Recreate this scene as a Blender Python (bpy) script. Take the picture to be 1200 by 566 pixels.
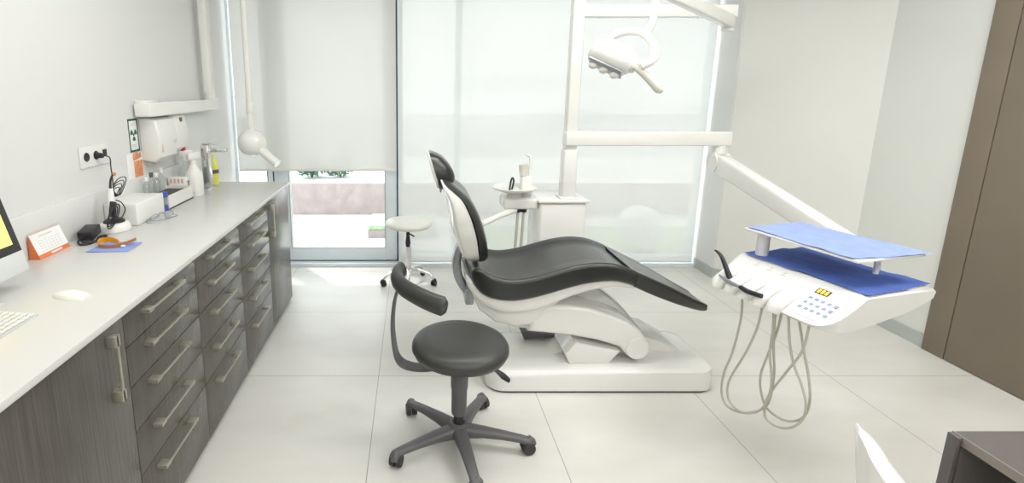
import bpy, bmesh, math, random
from mathutils import Vector, Matrix, noise
random.seed(7)
C = bpy.context.scene
PI = math.pi
for o in list(bpy.data.objects): bpy.data.objects.remove(o)

# ------------------------------------------------------------------ camera
CAM_H = 1.508
cam_d = bpy.data.cameras.new('camera'); cam = bpy.data.objects.new('camera', cam_d); C.collection.objects.link(cam)
cam.location = (0, 0, CAM_H)
cam.rotation_euler = (PI/2 - math.atan(127/609.), 0, 0)
cam_d.sensor_width = 36; cam_d.lens = 36*609./1200
cam_d.shift_x = (600-484)/1200.; cam_d.shift_y = (229-283)/1200.
cam_d.clip_start = .02; cam_d.clip_end = 200
C.camera = cam

# ------------------------------------------------------------------ light
SKY = 3.0
w = bpy.data.worlds.new('world'); C.world = w; w.use_nodes = True
bgn = w.node_tree.nodes['Background']
bgn.inputs['Color'].default_value = (.93, .97, 1, 1); bgn.inputs['Strength'].default_value = SKY
def area(name, loc, rot, sx, sy, power, col=(1, .992, .975)):
    l = bpy.data.lights.new(name, 'AREA'); l.shape = 'RECTANGLE'; l.size = sx; l.size_y = sy
    l.energy = power; l.color = col
    o = bpy.data.objects.new(name, l); C.collection.objects.link(o); o.location = loc; o.rotation_euler = rot
    return o
CEIL = 2.75
PANELS = [(-.5, -.8), (.8, -.8), (2.2, -.8), (-.45, 1.9), (.9, 2.2), (2.25, 1.5)]
POWER = [14, 17, 26, 13, 19, 27]
for (x, y), pw in zip(PANELS, POWER): area('ceiling_lamp_light', (x, y, CEIL-.045), (0, 0, 0), 1.1, .55, pw)
sun = bpy.data.lights.new('sun', 'SUN'); sun.energy = 2.0; sun.angle = .05; sun.color = (1, .97, .92)
so = bpy.data.objects.new('sun', sun); C.collection.objects.link(so); so.rotation_euler = (math.radians(32), math.radians(12), math.radians(200))
so.location = (0, 6, 6)
C.view_settings.view_transform = 'Standard'; C.view_settings.look = 'None'
C.view_settings.gamma = 1; C.view_settings.use_curve_mapping = False
C.view_settings.exposure = 0.20

# ------------------------------------------------------------------ materials
def nmat(name):
    m = bpy.data.materials.new(name); m.use_nodes = True
    return m, m.node_tree, m.node_tree.nodes['Principled BSDF']
def mat(name, col, rough=.5, metal=0, coat=0, var=.03, scale=6, bump=0, bscale=200, spec=.5):
    m, nt, b = nmat(name)
    N = nt.nodes; L = nt.links
    tc = N.new('ShaderNodeTexCoord'); nz = N.new('ShaderNodeTexNoise'); nz.inputs['Scale'].default_value = scale
    nz.inputs['Detail'].default_value = 3
    L.new(tc.outputs['Object'], nz.inputs['Vector'])
    r = N.new('ShaderNodeValToRGB'); c = col
    r.color_ramp.elements[0].position = .3; r.color_ramp.elements[1].position = .7
    r.color_ramp.elements[0].color = (c[0]*(1-var), c[1]*(1-var), c[2]*(1-var), 1)
    r.color_ramp.elements[1].color = (min(1, c[0]*(1+var)), min(1, c[1]*(1+var)), min(1, c[2]*(1+var)), 1)
    L.new(nz.outputs['Fac'], r.inputs['Fac']); L.new(r.outputs['Color'], b.inputs['Base Color'])
    b.inputs['Roughness'].default_value = rough; b.inputs['Metallic'].default_value = metal
    b.inputs['Coat Weight'].default_value = coat; b.inputs['Coat Roughness'].default_value = .08
    b.inputs['Specular IOR Level'].default_value = spec
    if bump:
        n2 = N.new('ShaderNodeTexNoise'); n2.inputs['Scale'].default_value = bscale
        L.new(tc.outputs['Object'], n2.inputs['Vector'])
        bp = N.new('ShaderNodeBump'); bp.inputs['Strength'].default_value = bump; bp.inputs['Distance'].default_value = .002
        L.new(n2.outputs['Fac'], bp.inputs['Height']); L.new(bp.outputs['Normal'], b.inputs['Normal'])
    return m

def floor_mat():
    m, nt, b = nmat('porcelain tile'); N = nt.nodes; L = nt.links
    tc = N.new('ShaderNodeTexCoord'); sep = N.new('ShaderNodeSeparateXYZ'); L.new(tc.outputs['Object'], sep.inputs[0])
    def line(out, off):
        a = N.new('ShaderNodeMath'); a.operation = 'ADD'; a.inputs[1].default_value = 40-off+.4
        L.new(out, a.inputs[0])
        d = N.new('ShaderNodeMath'); d.operation = 'MODULO'; d.inputs[1].default_value = .8; L.new(a.outputs[0], d.inputs[0])
        s = N.new('ShaderNodeMath'); s.operation = 'SUBTRACT'; s.inputs[1].default_value = .4; L.new(d.outputs[0], s.inputs[0])
        ab = N.new('ShaderNodeMath'); ab.operation = 'ABSOLUTE'; L.new(s.outputs[0], ab.inputs[0])
        lt = N.new('ShaderNodeMath'); lt.operation = 'LESS_THAN'; lt.inputs[1].default_value = .0016; L.new(ab.outputs[0], lt.inputs[0])
        return lt
    lx = line(sep.outputs[0], .617); ly = line(sep.outputs[1], 2.517)
    mx = N.new('ShaderNodeMath'); mx.operation = 'MAXIMUM'; L.new(lx.outputs[0], mx.inputs[0]); L.new(ly.outputs[0], mx.inputs[1])
    n1 = N.new('ShaderNodeTexNoise'); n1.inputs['Scale'].default_value = 2.2; n1.inputs['Detail'].default_value = 6; n1.inputs['Roughness'].default_value = .6
    mp = N.new('ShaderNodeMapping'); mp.inputs['Scale'].default_value = (.7, 1.6, 1); L.new(tc.outputs['Object'], mp.inputs[0]); L.new(mp.outputs[0], n1.inputs['Vector'])
    r = N.new('ShaderNodeValToRGB'); r.color_ramp.elements[0].position = .3; r.color_ramp.elements[1].position = .72
    r.color_ramp.elements[0].color = (.62, .61, .565, 1); r.color_ramp.elements[1].color = (.71, .70, .66, 1)
    L.new(n1.outputs['Fac'], r.inputs['Fac'])
    mix = N.new('ShaderNodeMix'); mix.data_type = 'RGBA'; L.new(mx.outputs[0], mix.inputs[0]); L.new(r.outputs['Color'], mix.inputs[6])
    mix.inputs[7].default_value = (.30, .29, .26, 1); L.new(mix.outputs[2], b.inputs['Base Color'])
    b.inputs['Roughness'].default_value = .33
    return m

def wood_mat(name, c0, c1, rough=.27):
    m, nt, b = nmat(name); N = nt.nodes; L = nt.links
    tc = N.new('ShaderNodeTexCoord'); mp = N.new('ShaderNodeMapping'); mp.inputs['Scale'].default_value = (110, 110, 2.2)
    L.new(tc.outputs['Object'], mp.inputs[0]); n1 = N.new('ShaderNodeTexNoise'); n1.inputs['Scale'].default_value = 1.6; n1.inputs['Detail'].default_value = 4
    L.new(mp.outputs[0], n1.inputs['Vector'])
    r = N.new('ShaderNodeValToRGB'); r.color_ramp.elements[0].position = .35; r.color_ramp.elements[1].position = .68
    r.color_ramp.elements[0].color = (*c0, 1); r.color_ramp.elements[1].color = (*c1, 1)
    L.new(n1.outputs['Fac'], r.inputs['Fac']); L.new(r.outputs['Color'], b.inputs['Base Color'])
    b.inputs['Roughness'].default_value = rough
    return m

def blind_mat(name, col, see, tl):
    m, nt, b = nmat(name); N = nt.nodes; L = nt.links
    out = N['Material Output']; N.remove(b)
    d = N.new('ShaderNodeBsdfDiffuse'); d.inputs['Color'].default_value = (*col, 1)
    t = N.new('ShaderNodeBsdfTranslucent'); t.inputs['Color'].default_value = (*col, 1)
    tr = N.new('ShaderNodeBsdfTransparent')
    tc = N.new('ShaderNodeTexCoord'); nz = N.new('ShaderNodeTexNoise'); nz.inputs['Scale'].default_value = 3
    L.new(tc.outputs['Object'], nz.inputs['Vector'])
    mr = N.new('ShaderNodeMapRange'); mr.inputs['To Min'].default_value = see*.92; mr.inputs['To Max'].default_value = see*1.08
    L.new(nz.outputs['Fac'], mr.inputs['Value'])
    a = N.new('ShaderNodeMixShader'); a.inputs[0].default_value = tl; L.new(d.outputs[0], a.inputs[1]); L.new(t.outputs[0], a.inputs[2])
    c = N.new('ShaderNodeMixShader'); L.new(mr.outputs[0], c.inputs[0]); L.new(a.outputs[0], c.inputs[1]); L.new(tr.outputs[0], c.inputs[2])
    L.new(c.outputs[0], out.inputs['Surface'])
    return m

def glass_mat(name, tint=(.97, .985, .98), gloss=.06):
    m, nt, b = nmat(name); N = nt.nodes; L = nt.links
    out = N['Material Output']; N.remove(b)
    tr = N.new('ShaderNodeBsdfTransparent'); tr.inputs['Color'].default_value = (*tint, 1)
    g = N.new('ShaderNodeBsdfGlossy'); g.inputs['Roughness'].default_value = .03
    mx = N.new('ShaderNodeMixShader'); mx.inputs[0].default_value = gloss
    L.new(tr.outputs[0], mx.inputs[1]); L.new(g.outputs[0], mx.inputs[2]); L.new(mx.outputs[0], out.inputs['Surface'])
    return m

def emit_mat(name, col, s):
    m, nt, b = nmat(name)
    b.inputs['Base Color'].default_value = (*col, 1); b.inputs['Emission Color'].default_value = (*col, 1); b.inputs['Emission Strength'].default_value = s
    return m

M = dict(
    floor=floor_mat(),
    wall=mat('white wall paint', (.745, .75, .735), .7, var=.012, scale=1.2),
    wallr=mat('warm grey wall paint', (.755, .76, .72), .7, var=.02, scale=1.5),
    ceil=mat('ceiling paint', (.85, .85, .83), .8),
    base=mat('grey skirting', (.46, .49, .47), .5),
    frame=mat('pale blue aluminium', (.73, .79, .83), .35),
    gasket=mat('dark gasket', (.06, .08, .09), .6),
    brown=mat('taupe lacquer', (.21, .168, .124), .45, var=.05, scale=3),
    darkgap=mat('shadow gap', (.02, .018, .016), .8),
    counter=mat('white worktop', (.64, .637, .615), .3, var=.01),
    wood=wood_mat('dark grey wood grain', (.072, .067, .056), (.112, .104, .090)),
    carcass=mat('carcass', (.09, .085, .08), .5),
    steel=mat('brushed nickel', (.52, .50, .42), .38, metal=.75),
    chrome=mat('chrome', (.80, .80, .80), .12, metal=1),
    white=mat('white enamel', (.82, .815, .78), .22, coat=.5, var=.008),
    whitem=mat('matt white plastic', (.80, .795, .76), .42, var=.01),
    cream=mat('cream plastic', (.72, .70, .62), .35),
    vinyl=mat('charcoal vinyl', (.016, .017, .016), .33, coat=.45, spec=.45, var=.04, bump=.08, bscale=400),
    vinylg=mat('stool vinyl', (.044, .045, .042), .42, var=.04),
    vinylw=mat('white vinyl', (.80, .80, .74), .4),
    greyp=mat('grey plastic', (.115, .112, .115), .45),
    black=mat('black plastic', (.018, .018, .02), .4),
    rubber=mat('dark rubber', (.04, .04, .04), .6),
    metalg=mat('grey metal', (.36, .38, .40), .3, metal=.6),
    hose=mat('beige hose', (.50, .49, .42), .5),
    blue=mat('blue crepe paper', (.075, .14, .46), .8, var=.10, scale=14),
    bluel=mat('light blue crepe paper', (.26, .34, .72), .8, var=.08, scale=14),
    orange=mat('orange print', (.80, .20, .06), .5),
    orangel=mat('orange lens', (.85, .38, .02), .2, var=.12),
    orangeb=mat('amber band', (.42, .17, .05), .3),
    skin=mat('shade tab orange', (.72, .30, .13), .5, var=.2, scale=60),
    paper=mat('white paper', (.86, .86, .84), .7),
    ink=mat('pale grey ink', (.62, .62, .62), .7),
    green=mat('dark green print', (.03, .11, .08), .6),
    red=mat('red plastic', (.60, .05, .05), .4),
    pink=mat('pink print', (.75, .45, .42), .5),
    yellow=mat('yellow plastic', (.80, .78, .16), .4),
    bluecap=mat('blue cap', (.05, .10, .42), .4),
    clear=glass_mat('clear plastic', (.93, .95, .95), .10),
    glass=glass_mat('window glass', (.97, .985, .985), .05),
    screen=emit_mat('amber screen', (.92, .74, .18), .75),
    display=emit_mat('amber digits', (1, .55, .05), 1.2),
    mousew=mat('bright white plastic', (.82, .83, .84), .3),
    silver=mat('silver shell', (.66, .69, .68), .35, metal=.15),
    keys=mat('white keys', (.80, .80, .78), .5),
    button=mat('blue grey button', (.27, .33, .50), .5),
    desk=mat('dark taupe laminate', (.115, .102, .098), .4, var=.06),
    deskedge=mat('taupe edge', (.24, .21, .19), .4),
    deskin=mat('dark interior', (.055, .052, .046), .5),
    blind=blind_mat('roller blind cloth', (.80, .81, .78), .035, .09),
    sheer=blind_mat('sheer blind cloth', (.82, .84, .83), .085, .07),
    gravel=mat('white gravel', (.80, .79, .77), .9, var=.25, scale=45, bump=.5, bscale=60),
    corten=mat('rusty steel', (.38, .315, .305), .8, var=.12, scale=8),
    turf=mat('turf', (.36, .50, .30), .9, var=.3, scale=40),
    leaf=mat('leaf', (.07, .16, .10), .6, var=.4, scale=9),
    bark=mat('bark', (.12, .08, .05), .8),
    gwall=mat('garden wall render', (.80, .80, .80), .9),
    globe=mat('white globe', (.85, .85, .85), .4),
    lampon=emit_mat('lit diffuser', (1, .98, .94), 3.0),
)

M['vinyl'].node_tree.nodes['Principled BSDF'].inputs['Coat Roughness'].default_value = .28
# ------------------------------------------------------------------ mesh helpers
def V(*a): return Vector(a)
class MB:
    def __init__(s): s.bm = bmesh.new()
    def box(s, lo, hi, bev=0, seg=2, mtx=None):
        lo = Vector(lo); hi = Vector(hi); c = (lo+hi)/2; d = hi-lo
        r = bmesh.ops.create_cube(s.bm, size=1)
        vs = r['verts']
        for v in vs: v.co = Vector((v.co.x*d.x, v.co.y*d.y, v.co.z*d.z))+c
        if bev:
            es = list({e for v in vs for e in v.link_edges})
            rr = bmesh.ops.bevel(s.bm, geom=es, offset=bev, segments=seg, profile=.5, affect='EDGES')
            vs = list({v for f in rr['faces'] for v in f.verts} | {v for v in vs if v.is_valid})
        if mtx:
            for v in vs: v.co = mtx @ v.co
        return s
    def ring(s, pts): return [s.bm.verts.new(p) for p in pts]
    def loft(s, rings, cap=True, closed=True):
        R = [s.ring(r) for r in rings]; n = len(R[0])
        for a, b in zip(R, R[1:]):
            for i in range(n if closed else n-1):
                j = (i+1) % n
                try: s.bm.faces.new((a[i], a[j], b[j], b[i]))
                except ValueError: pass
        if cap and closed:
            s.bm.faces.new(R[0][::-1]); s.bm.faces.new(R[-1])
        return s
    def tube(s, path, rad, seg=10, cap=True, smooth=0, flat=1.0):
        P = [Vector(p) for p in path]
        rads = list(rad) if isinstance(rad, (list, tuple)) else None
        if smooth:
            Q = []; QR = []
            for i in range(len(P)-1):
                p0 = P[max(i-1, 0)]; p1 = P[i]; p2 = P[i+1]; p3 = P[min(i+2, len(P)-1)]
                for k in range(smooth):
                    t = k/smooth
                    Q.append(.5*((2*p1)+(p2-p0)*t+(2*p0-5*p1+4*p2-p3)*t*t+(3*p1-p0-3*p2+p3)*t**3))
                    if rads: QR.append(rads[i]*(1-t)+rads[i+1]*t)
            Q.append(P[-1])
            if rads: QR.append(rads[-1]); rads = QR
            P = Q
        if not rads: rads = [rad]*len(P)
        T = []
        for i in range(len(P)):
            a = P[max(i-1, 0)]; b = P[min(i+1, len(P)-1)]
            T.append((b-a).normalized())
        up = Vector((0, 0, 1))
        if abs(T[0].dot(up)) > .9: up = Vector((1, 0, 0))
        n = (up - T[0]*up.dot(T[0])).normalized()
        rings = []
        for i, p in enumerate(P):
            n = (n - T[i]*n.dot(T[i])).normalized(); b = T[i].cross(n)
            rings.append([p + (n*math.cos(2*PI*k/seg)*flat + b*math.sin(2*PI*k/seg))*rads[i] for k in range(seg)])
        return s.loft(rings, cap)
    def cyl(s, p0, p1, r0, r1=None, seg=24): return s.tube([p0, p1], [r0, r1 if r1 is not None else r0], seg)
    def lathe(s, prof, c=(0, 0, 0), seg=32, mtx=None):
        c = Vector(c); rings = []
        for r, z in prof:
            ring = [Vector((max(r, 1e-4)*math.cos(2*PI*k/seg), max(r, 1e-4)*math.sin(2*PI*k/seg), z)) for k in range(seg)]
            if mtx: ring = [mtx @ p for p in ring]
            rings.append([p+c for p in ring])
        return s.loft(rings)
    def ext(s, prof, y0, y1, bev=0, seg=3, axis='y'):
        # prof: polygon in (x,z); extruded along y
        def P(a, b, t):
            return Vector((a, t, b)) if axis == 'y' else (Vector((t, a, b)) if axis == 'x' else Vector((a, b, t)))
        v0 = [s.bm.verts.new(P(a, b, y0)) for a, b in prof]; v1 = [s.bm.verts.new(P(a, b, y1)) for a, b in prof]
        n = len(prof); fs = []
        fs.append(s.bm.faces.new(v0)); fs.append(s.bm.faces.new(v1[::-1]))
        for i in range(n): fs.append(s.bm.faces.new((v0[i], v1[i], v1[(i+1) % n], v0[(i+1) % n])))
        bmesh.ops.recalc_face_normals(s.bm, faces=fs)
        if bev:
            es = list(fs[0].edges)+list(fs[1].edges)
            bmesh.ops.bevel(s.bm, geom=es, offset=bev, segments=seg, profile=.5, affect='EDGES', clamp_overlap=True)
        return s
    def sph(s, c, r, sc=(1, 1, 1), u=24, v=14, mtx=None):
        rr = bmesh.ops.create_uvsphere(s.bm, u_segments=u, v_segments=v, radius=r)
        for q in rr['verts']:
            q.co = Vector((q.co.x*sc[0], q.co.y*sc[1], q.co.z*sc[2]))
            if mtx: q.co = mtx @ q.co
            q.co += Vector(c)
        return s
    def xf(s, m):
        for v in s.bm.verts: v.co = m @ v.co
        return s

def rrect(w, h, r, n=5):
    pts = []
    for cx, cy, a0 in ((w/2-r, h/2-r, 0), (-w/2+r, h/2-r, PI/2), (-w/2+r, -h/2+r, PI), (w/2-r, -h/2+r, 1.5*PI)):
        for k in range(n+1):
            a = a0+k*PI/2/n; pts.append((cx+r*math.cos(a), cy+r*math.sin(a)))
    return pts
def spline(pts, n=6):
    P = [Vector(p) for p in pts]; Q = []
    for i in range(len(P)-1):
        p0 = P[max(i-1, 0)]; p1 = P[i]; p2 = P[i+1]; p3 = P[min(i+2, len(P)-1)]
        for k in range(n):
            t = k/n
            Q.append(.5*((2*p1)+(p2-p0)*t+(2*p0-5*p1+4*p2-p3)*t*t+(3*p1-p0-3*p2+p3)*t**3))
    Q.append(P[-1]); return Q

ROOTINV = {}
def build(name, mb, m, parent=None, loc=None, angle=38, label=None, world=True):
    bm = mb.bm
    off = Matrix()
    if parent is not None:
        if world: off = ROOTINV[parent.name]
    elif loc is not None: off = Matrix.Translation(-Vector(loc))
    bm.transform(off)
    bmesh.ops.recalc_face_normals(bm, faces=bm.faces)
    ca = math.radians(angle)
    for f in bm.faces: f.smooth = True
    for e in bm.edges:
        if len(e.link_faces) == 2 and e.calc_face_angle(0) > ca: e.smooth = False
    me = bpy.data.meshes.new(name); bm.to_mesh(me); bm.free()
    me.materials.append(m if not isinstance(m, str) else M[m])
    o = bpy.data.objects.new(name, me); C.collection.objects.link(o)
    if parent is not None:
        o.parent = parent
        ROOTINV[o.name] = ROOTINV[parent.name]
    else:
        if loc is not None: o.location = loc
        ROOTINV[o.name] = off
    if label: o['label'] = label
    return o
def thing(name, label, cat, loc=(0, 0, 0), rz=0, group=None):
    o = bpy.data.objects.new(name, None); C.collection.objects.link(o); o.empty_display_size = .1
    o.location = loc; o.rotation_euler = (0, 0, rz)
    o['label'] = label; o['category'] = cat
    if group: o['group'] = group
    ROOTINV[o.name] = (Matrix.Translation(loc) @ Matrix.Rotation(rz, 4, 'Z')).inverted()
    return o
def tag(o, label, cat, group=None):
    o['label'] = label; o['category'] = cat
    if group: o['group'] = group
    return o
def struct(name, mb, m, parent=None, label=None):
    o = build(name, mb, m, parent, loc=None if parent is not None else (0, 0, 0))
    if parent is None: o['kind'] = 'structure'
    if label: o['label'] = label
    return o

# ------------------------------------------------------------------ the room
XL, XR, YW = -1.48, 3.015, 4.30
struct('floor', MB().box((XL-.1, -1.6, -.06), (XR+.1, YW+.12, 0)), 'floor', label='large pale beige porcelain floor tiles with thin joints')
struct('ceiling', MB().box((XL-.1, -1.6, CEIL), (XR+.1, YW+.12, CEIL+.08)), 'ceil', label='white ceiling above the surgery')
struct('wall_left', MB().box((XL-.1, -1.6, 0), (XL, YW+.12, CEIL)), 'wall', label='white wall behind the worktop')
struct('wall_back', MB().box((XL, -1.6, 0), (XR, -1.5, CEIL)), 'wall', label='white wall behind the viewer')
struct('wall_right', MB().box((XR, 2.817, 0), (XR+.1, 3.4, CEIL)).box((XR, -1.6, 0), (XR+.1, .6, CEIL)).box((XR, .6, 2.5), (XR+.1, 2.817, CEIL)), 'wallr', label='white wall beside the brown door')
wa = MB()
wa.ext([(2.414, 3.964), (2.4141, YW+.12), (XR+.1, YW+.12), (XR+.1, 3.4), (XR, 3.4)], 0, CEIL, axis='z')
struct('wall_reveal', MB().box((2.406, 3.972, 0), (2.414, YW+.12, CEIL)), 'wall', label='white window reveal beside the sheer blind')
struct('wall_corner', wa, 'wallr', label='slanted pale wall between window and right wall')
bb = MB(); bb.ext([(2.404, 3.960), (2.404, YW-.05), (2.414, YW-.05), (2.414, 3.964), (XR, 3.4), (XR-.011, 3.393)], 0, .085, axis='z')
struct('baseboard_corner', bb, 'base', label='grey skirting along the slanted wall')
struct('baseboard_right', MB().box((XR-.012, 2.82, 0), (XR, 3.395, .085)), 'base', label='grey skirting on right wall')
# brown door set
struct('trim_1', MB().box((XR-.02, 2.69, 0), (XR+.05, 2.817, 2.5), .001), 'brown', label='taupe door jamb at the edge of white wall')
struct('trim_2', MB().box((XR+.0, 2.684, 0), (XR+.06, 2.69, 2.5)), 'darkgap', label='dark gap beside the taupe door')
d2 = struct('door_2', MB().box((XR-.02, 1.70, .004), (XR+.05, 2.684, 2.5), .001), 'brown', label='tall taupe flush door on the right')
struct('door_handle', MB().tube([(XR-.02, 1.80, 1.02), (XR-.07, 1.80, 1.02), (XR-.07, 1.93, 1.02)], .009), 'steel', d2)
struct('trim_3', MB().box((XR-.02, .6, 0), (XR+.05, 1.694, 2.5), .001), 'brown', label='taupe cladding panel beyond the door')

# window wall
W0 = XL; W1 = 2.406
fr = MB()
fr.box((W0, YW-.07, 0), (W1, YW+.12, .03))                       # sill/threshold
fr.box((W0, YW, 2.42), (W1, YW+.10, CEIL))
struct('trim_4', fr, 'frame', label='pale blue threshold and head of the glazed wall')
# narrow fixed pane, left
w1 = MB(); yf0, yf1 = YW, YW+.07
w1.box((W0, yf0, .03), (W0+.02, yf1, 2.42)).box((-1.215, yf0, .03), (-1.175, yf1, 2.42)).box((W0+.02, yf0, .03), (-1.215, yf1, .12)).box((W0+.02, yf0, 2.34), (-1.215, yf1, 2.42))
w1o = struct('window_1', w1, 'frame', label='narrow fixed side window behind the worktop end')
struct('window_gasket', MB().box((-1.225, yf0+.004, .12), (-1.215, yf1, 2.34)), 'gasket', w1o)
struct('window_pane', MB().box((W0+.015, yf0+.03, .12), (-1.22, yf0+.036, 2.34)), 'glass', w1o)
struct('window_handle', MB().box((-1.40, yf0-.02, 1.12), (-1.37, yf0, 1.26), .004), 'metalg', w1o)
# door leaf
d1 = MB()
d1.box((-1.165, yf0, .04), (-1.05, yf1, 2.36), .003).box((-.232, yf0, .04), (-.137, yf1, 2.36), .003).box((-1.05, yf0, .04), (-.232, yf1, .142)).box((-1.05, yf0, 2.26), (-.232, yf1, 2.36))
d1o = struct('door_1', d1, 'frame', label='glazed garden door with pale blue aluminium frame')
g = MB(); g.box((-1.05, yf0+.006, .142), (-1.04, yf1, 2.26)).box((-.242, yf0+.006, .142), (-.232, yf1, 2.26)).box((-1.04, yf0+.006, .142), (-.242, yf1, .15))
struct('door_gasket', g, 'base', d1o)
struct('door_gap', MB().box((-.137, yf0+.004, .03), (-.124, yf1, 2.42)).box((-1.175, yf0+.004, .03), (-1.165, yf1, 2.42)).box((-1.165, yf0+.004, .03), (-.137, yf1, .04)), 'gasket', d1o)
struct('door_pane', MB().box((-1.045, yf0+.03, .145), (-.237, yf0+.037, 2.30)), 'glass', d1o)
# large fixed window
w2 = MB()
w2.box((-.124, yf0-.03, .03), (-.085, yf1, 2.42)).box((2.385, yf0, .03), (W1, yf1, 2.42)).box((-.085, yf0, .03), (2.385, yf1, .075)).box((-.085, yf0, 2.36), (2.385, yf1, 2.42)).box((.34, yf0, .075), (.39, yf1, 2.36))
w2o = struct('window_2', w2, 'frame', label='wide fixed window behind the sheer blind')
struct('window_pane', MB().box((-.085, yf0+.03, .075), (.34, yf0+.037, 2.36)).box((.39, yf0+.03, .075), (2.385, yf0+.037, 2.36)), 'glass', w2o)
struct('window_gasket', MB().box((-.085, yf0-.002, .03), (2.385, yf0, .034)), 'gasket', w2o)

# ------------------------------------------------------------------ outdoors
struct('ground', MB().box((-9, YW+.12, -.12), (10, 6.2, -.03)), 'gravel', label='white gravel bed outside the window')
struct('garden_wall', MB().box((-9, 9.0, -.1), (10, 9.2, 1.05)), 'gwall', label='white garden wall beyond the planter')
pl = thing('corten_planter', 'long rusty steel raised planter filled with white gravel outside the door', 'planter', (0, 6.2, -.03))
build('planter_wall', MB().box((-9, 6.2, -.03), (10, 6.215, .365), .003), 'corten', pl)
build('gravel_fill', MB().box((-9, 6.215, -.03), (10, 9.0, .34)), 'gravel', pl)
tb = thing('turf_planter', 'small rusty planter box topped with bright green turf beside the glazed door', 'planter', (-.1, 5.35, -.03))
build('planter_box', MB().box((-.47, 5.2, -.03), (.25, 5.75, .055), .004), 'corten', tb)
build('turf', MB().box((-.465, 5.205, .055), (.245, 5.745, .10), .012), 'turf', tb)
gs = MB(); gs.box((-1.6, 4.62, -.03), (.3, 4.74, -.018), .003)
o = build('grass_strip', gs, 'turf', loc=(-.6, 4.7, -.03)); o['kind'] = 'stuff'; o['label'] = 'thin strip of grass growing in the gravel near the door'; o['category'] = 'grass'
gs = MB().box((.4, 4.46, -.03), (3.6, 5.6, -.016), .003)
o = build('lawn_patch', gs, 'turf', loc=(2, 5, -.03)); o['kind'] = 'stuff'; o['label'] = 'grass around the white globe lamp outside the sheer blind'; o['category'] = 'grass'
def shrub(x, y, z, r, n, label, group=None):
    t = thing('shrub', label, 'shrub', (x, y, z), 0, group)
    lf = MB(); st = MB()
    for k in range(n):
        a = random.uniform(0, 2*PI); b = random.uniform(-.2, 1); rr = r*random.uniform(.35, 1)
        c = Vector((x+rr*math.cos(a)*math.cos(b), y+rr*math.sin(a)*math.cos(b), z+.03+r*.9*abs(math.sin(b))+random.uniform(0, .1)))
        d = Vector((random.uniform(-1, 1), random.uniform(-1, 1), random.uniform(-.3, 1))).normalized()*.045
        s_ = d.cross(Vector((random.random(), random.random(), random.random()))).normalized()*.016
        vs = [lf.bm.verts.new(q) for q in (c-d, c+s_, c+d, c-s_)]; lf.bm.faces.new(vs)
    for k in range(6):
        a = k*1.05; st.tube([(x, y, z-.01), (x+.3*r*math.cos(a), y+.3*r*math.sin(a), z+.15), (x+.7*r*math.cos(a), y+.7*r*math.sin(a), z+.8*r)], [.006, .005, .003], 5)
    build('foliage', lf, 'leaf', t); build('stem', st, 'bark', t)
shrub(-1.33, 6.75, .34, .20, 420, 'green leafy shrub in the planter, left of the two outside the door')
shrub(-.96, 6.80, .34, .19, 380, 'smaller green shrub in the planter, right of the two outside the door')
gl = thing('globe_lamp', 'large white globe lamp standing outside behind the sheer blind', 'lamp', (2.13, 4.72, -.016))
build('globe', MB().sph((2.13, 4.72, .205), .218, u=48, v=24), 'globe', gl)
build('lamp_foot', MB().cyl((2.13, 4.72, -.016), (2.13, 4.72, .0), .07, .06), 'greyp', gl)

# ------------------------------------------------------------------ roller blinds
def blind(x0, x1, z0, y, m, label):
    t = thing('roller_blind', label, 'blind', ((x0+x1)/2, y, z0), 0)
    n = 60; mb = MB(); rows = []
    for zz in (z0+.01, (z0+2.5)/2, 2.62):
        rows.append([mb.bm.verts.new((x0+(x1-x0)*i/n, y+.0015*math.sin(i*.35), zz)) for i in range(n+1)])
    for a, b in zip(rows, rows[1:]):
        for i in range(n): mb.bm.faces.new((a[i], a[i+1], b[i+1], b[i]))
    build('blind_cloth', mb, m, t)
    build('bottom_bar', MB().box((x0, y-.006, z0-.008), (x1, y+.006, z0+.012), .003), 'whitem', t)
    build('roller_tube', MB().cyl((x0, y+.02, 2.64), (x1, y+.02, 2.64), .028), 'whitem', t)
    for sx in (x0-.004, x1+.004):
        build('end_bracket', MB().box((sx-.003, y-.015, 2.60), (sx+.003, y+.055, CEIL), .001), 'whitem', t)
blind(-1.435, -.137, .835, YW-.05, 'blind', 'off-white roller blind half lowered over the glazed garden door')
blind(-.108, 2.385, .045, YW-.055, 'sheer', 'wide sheer white roller blind lowered almost to the floor')

# ------------------------------------------------------------------ ceiling lamps
for i, (x, y) in enumerate(PANELS):
    t = thing('ceiling_lamp', 'flat rectangular white ceiling light panel', 'ceiling light', (x, y, CEIL-.04), 0, 'ceiling light panels')
    build('lamp_housing', MB().box((x-.6, y-.3, CEIL-.035), (x+.6, y+.3, CEIL), .003), 'whitem', t)

# ------------------------------------------------------------------ cabinets and worktop
HC = .864
XF = -.875          # door and drawer faces
TOPS = [.840, .727, .592, .437, .277, .022]
wt = thing('worktop', 'long white worktop running above the dark drawer cabinets', 'worktop', (-1.17, 2, .844))
build('worktop_slab', MB().box((XL+.001, .395, .844), (-.858, 3.56, HC), .0015), 'counter', wt)
build('backsplash', MB().box((XL+.001, .395, HC), (XL+.018, 3.56, HC+.172), .0015), 'wall', wt)
def drawer_handle(y0, y1, z, par):
    h = MB(); xo = XF+.031
    h.box((xo-.004, y0, z-.0032), (xo+.003, y1, z+.0032), .0006)
    for a, b in ((y0, y0+.034), (y1-.034, y1)): h.box((XF, a, z-.0065), (xo+.003, b, z+.0065), .0008)
    build('handle', h, 'steel', par)
def carcass(y0, y1, t):
    build('carcass', MB().box((XL+.002, y0+.001, .0), (XF-.021, y1-.001, .843)), 'carcass', t)
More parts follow.
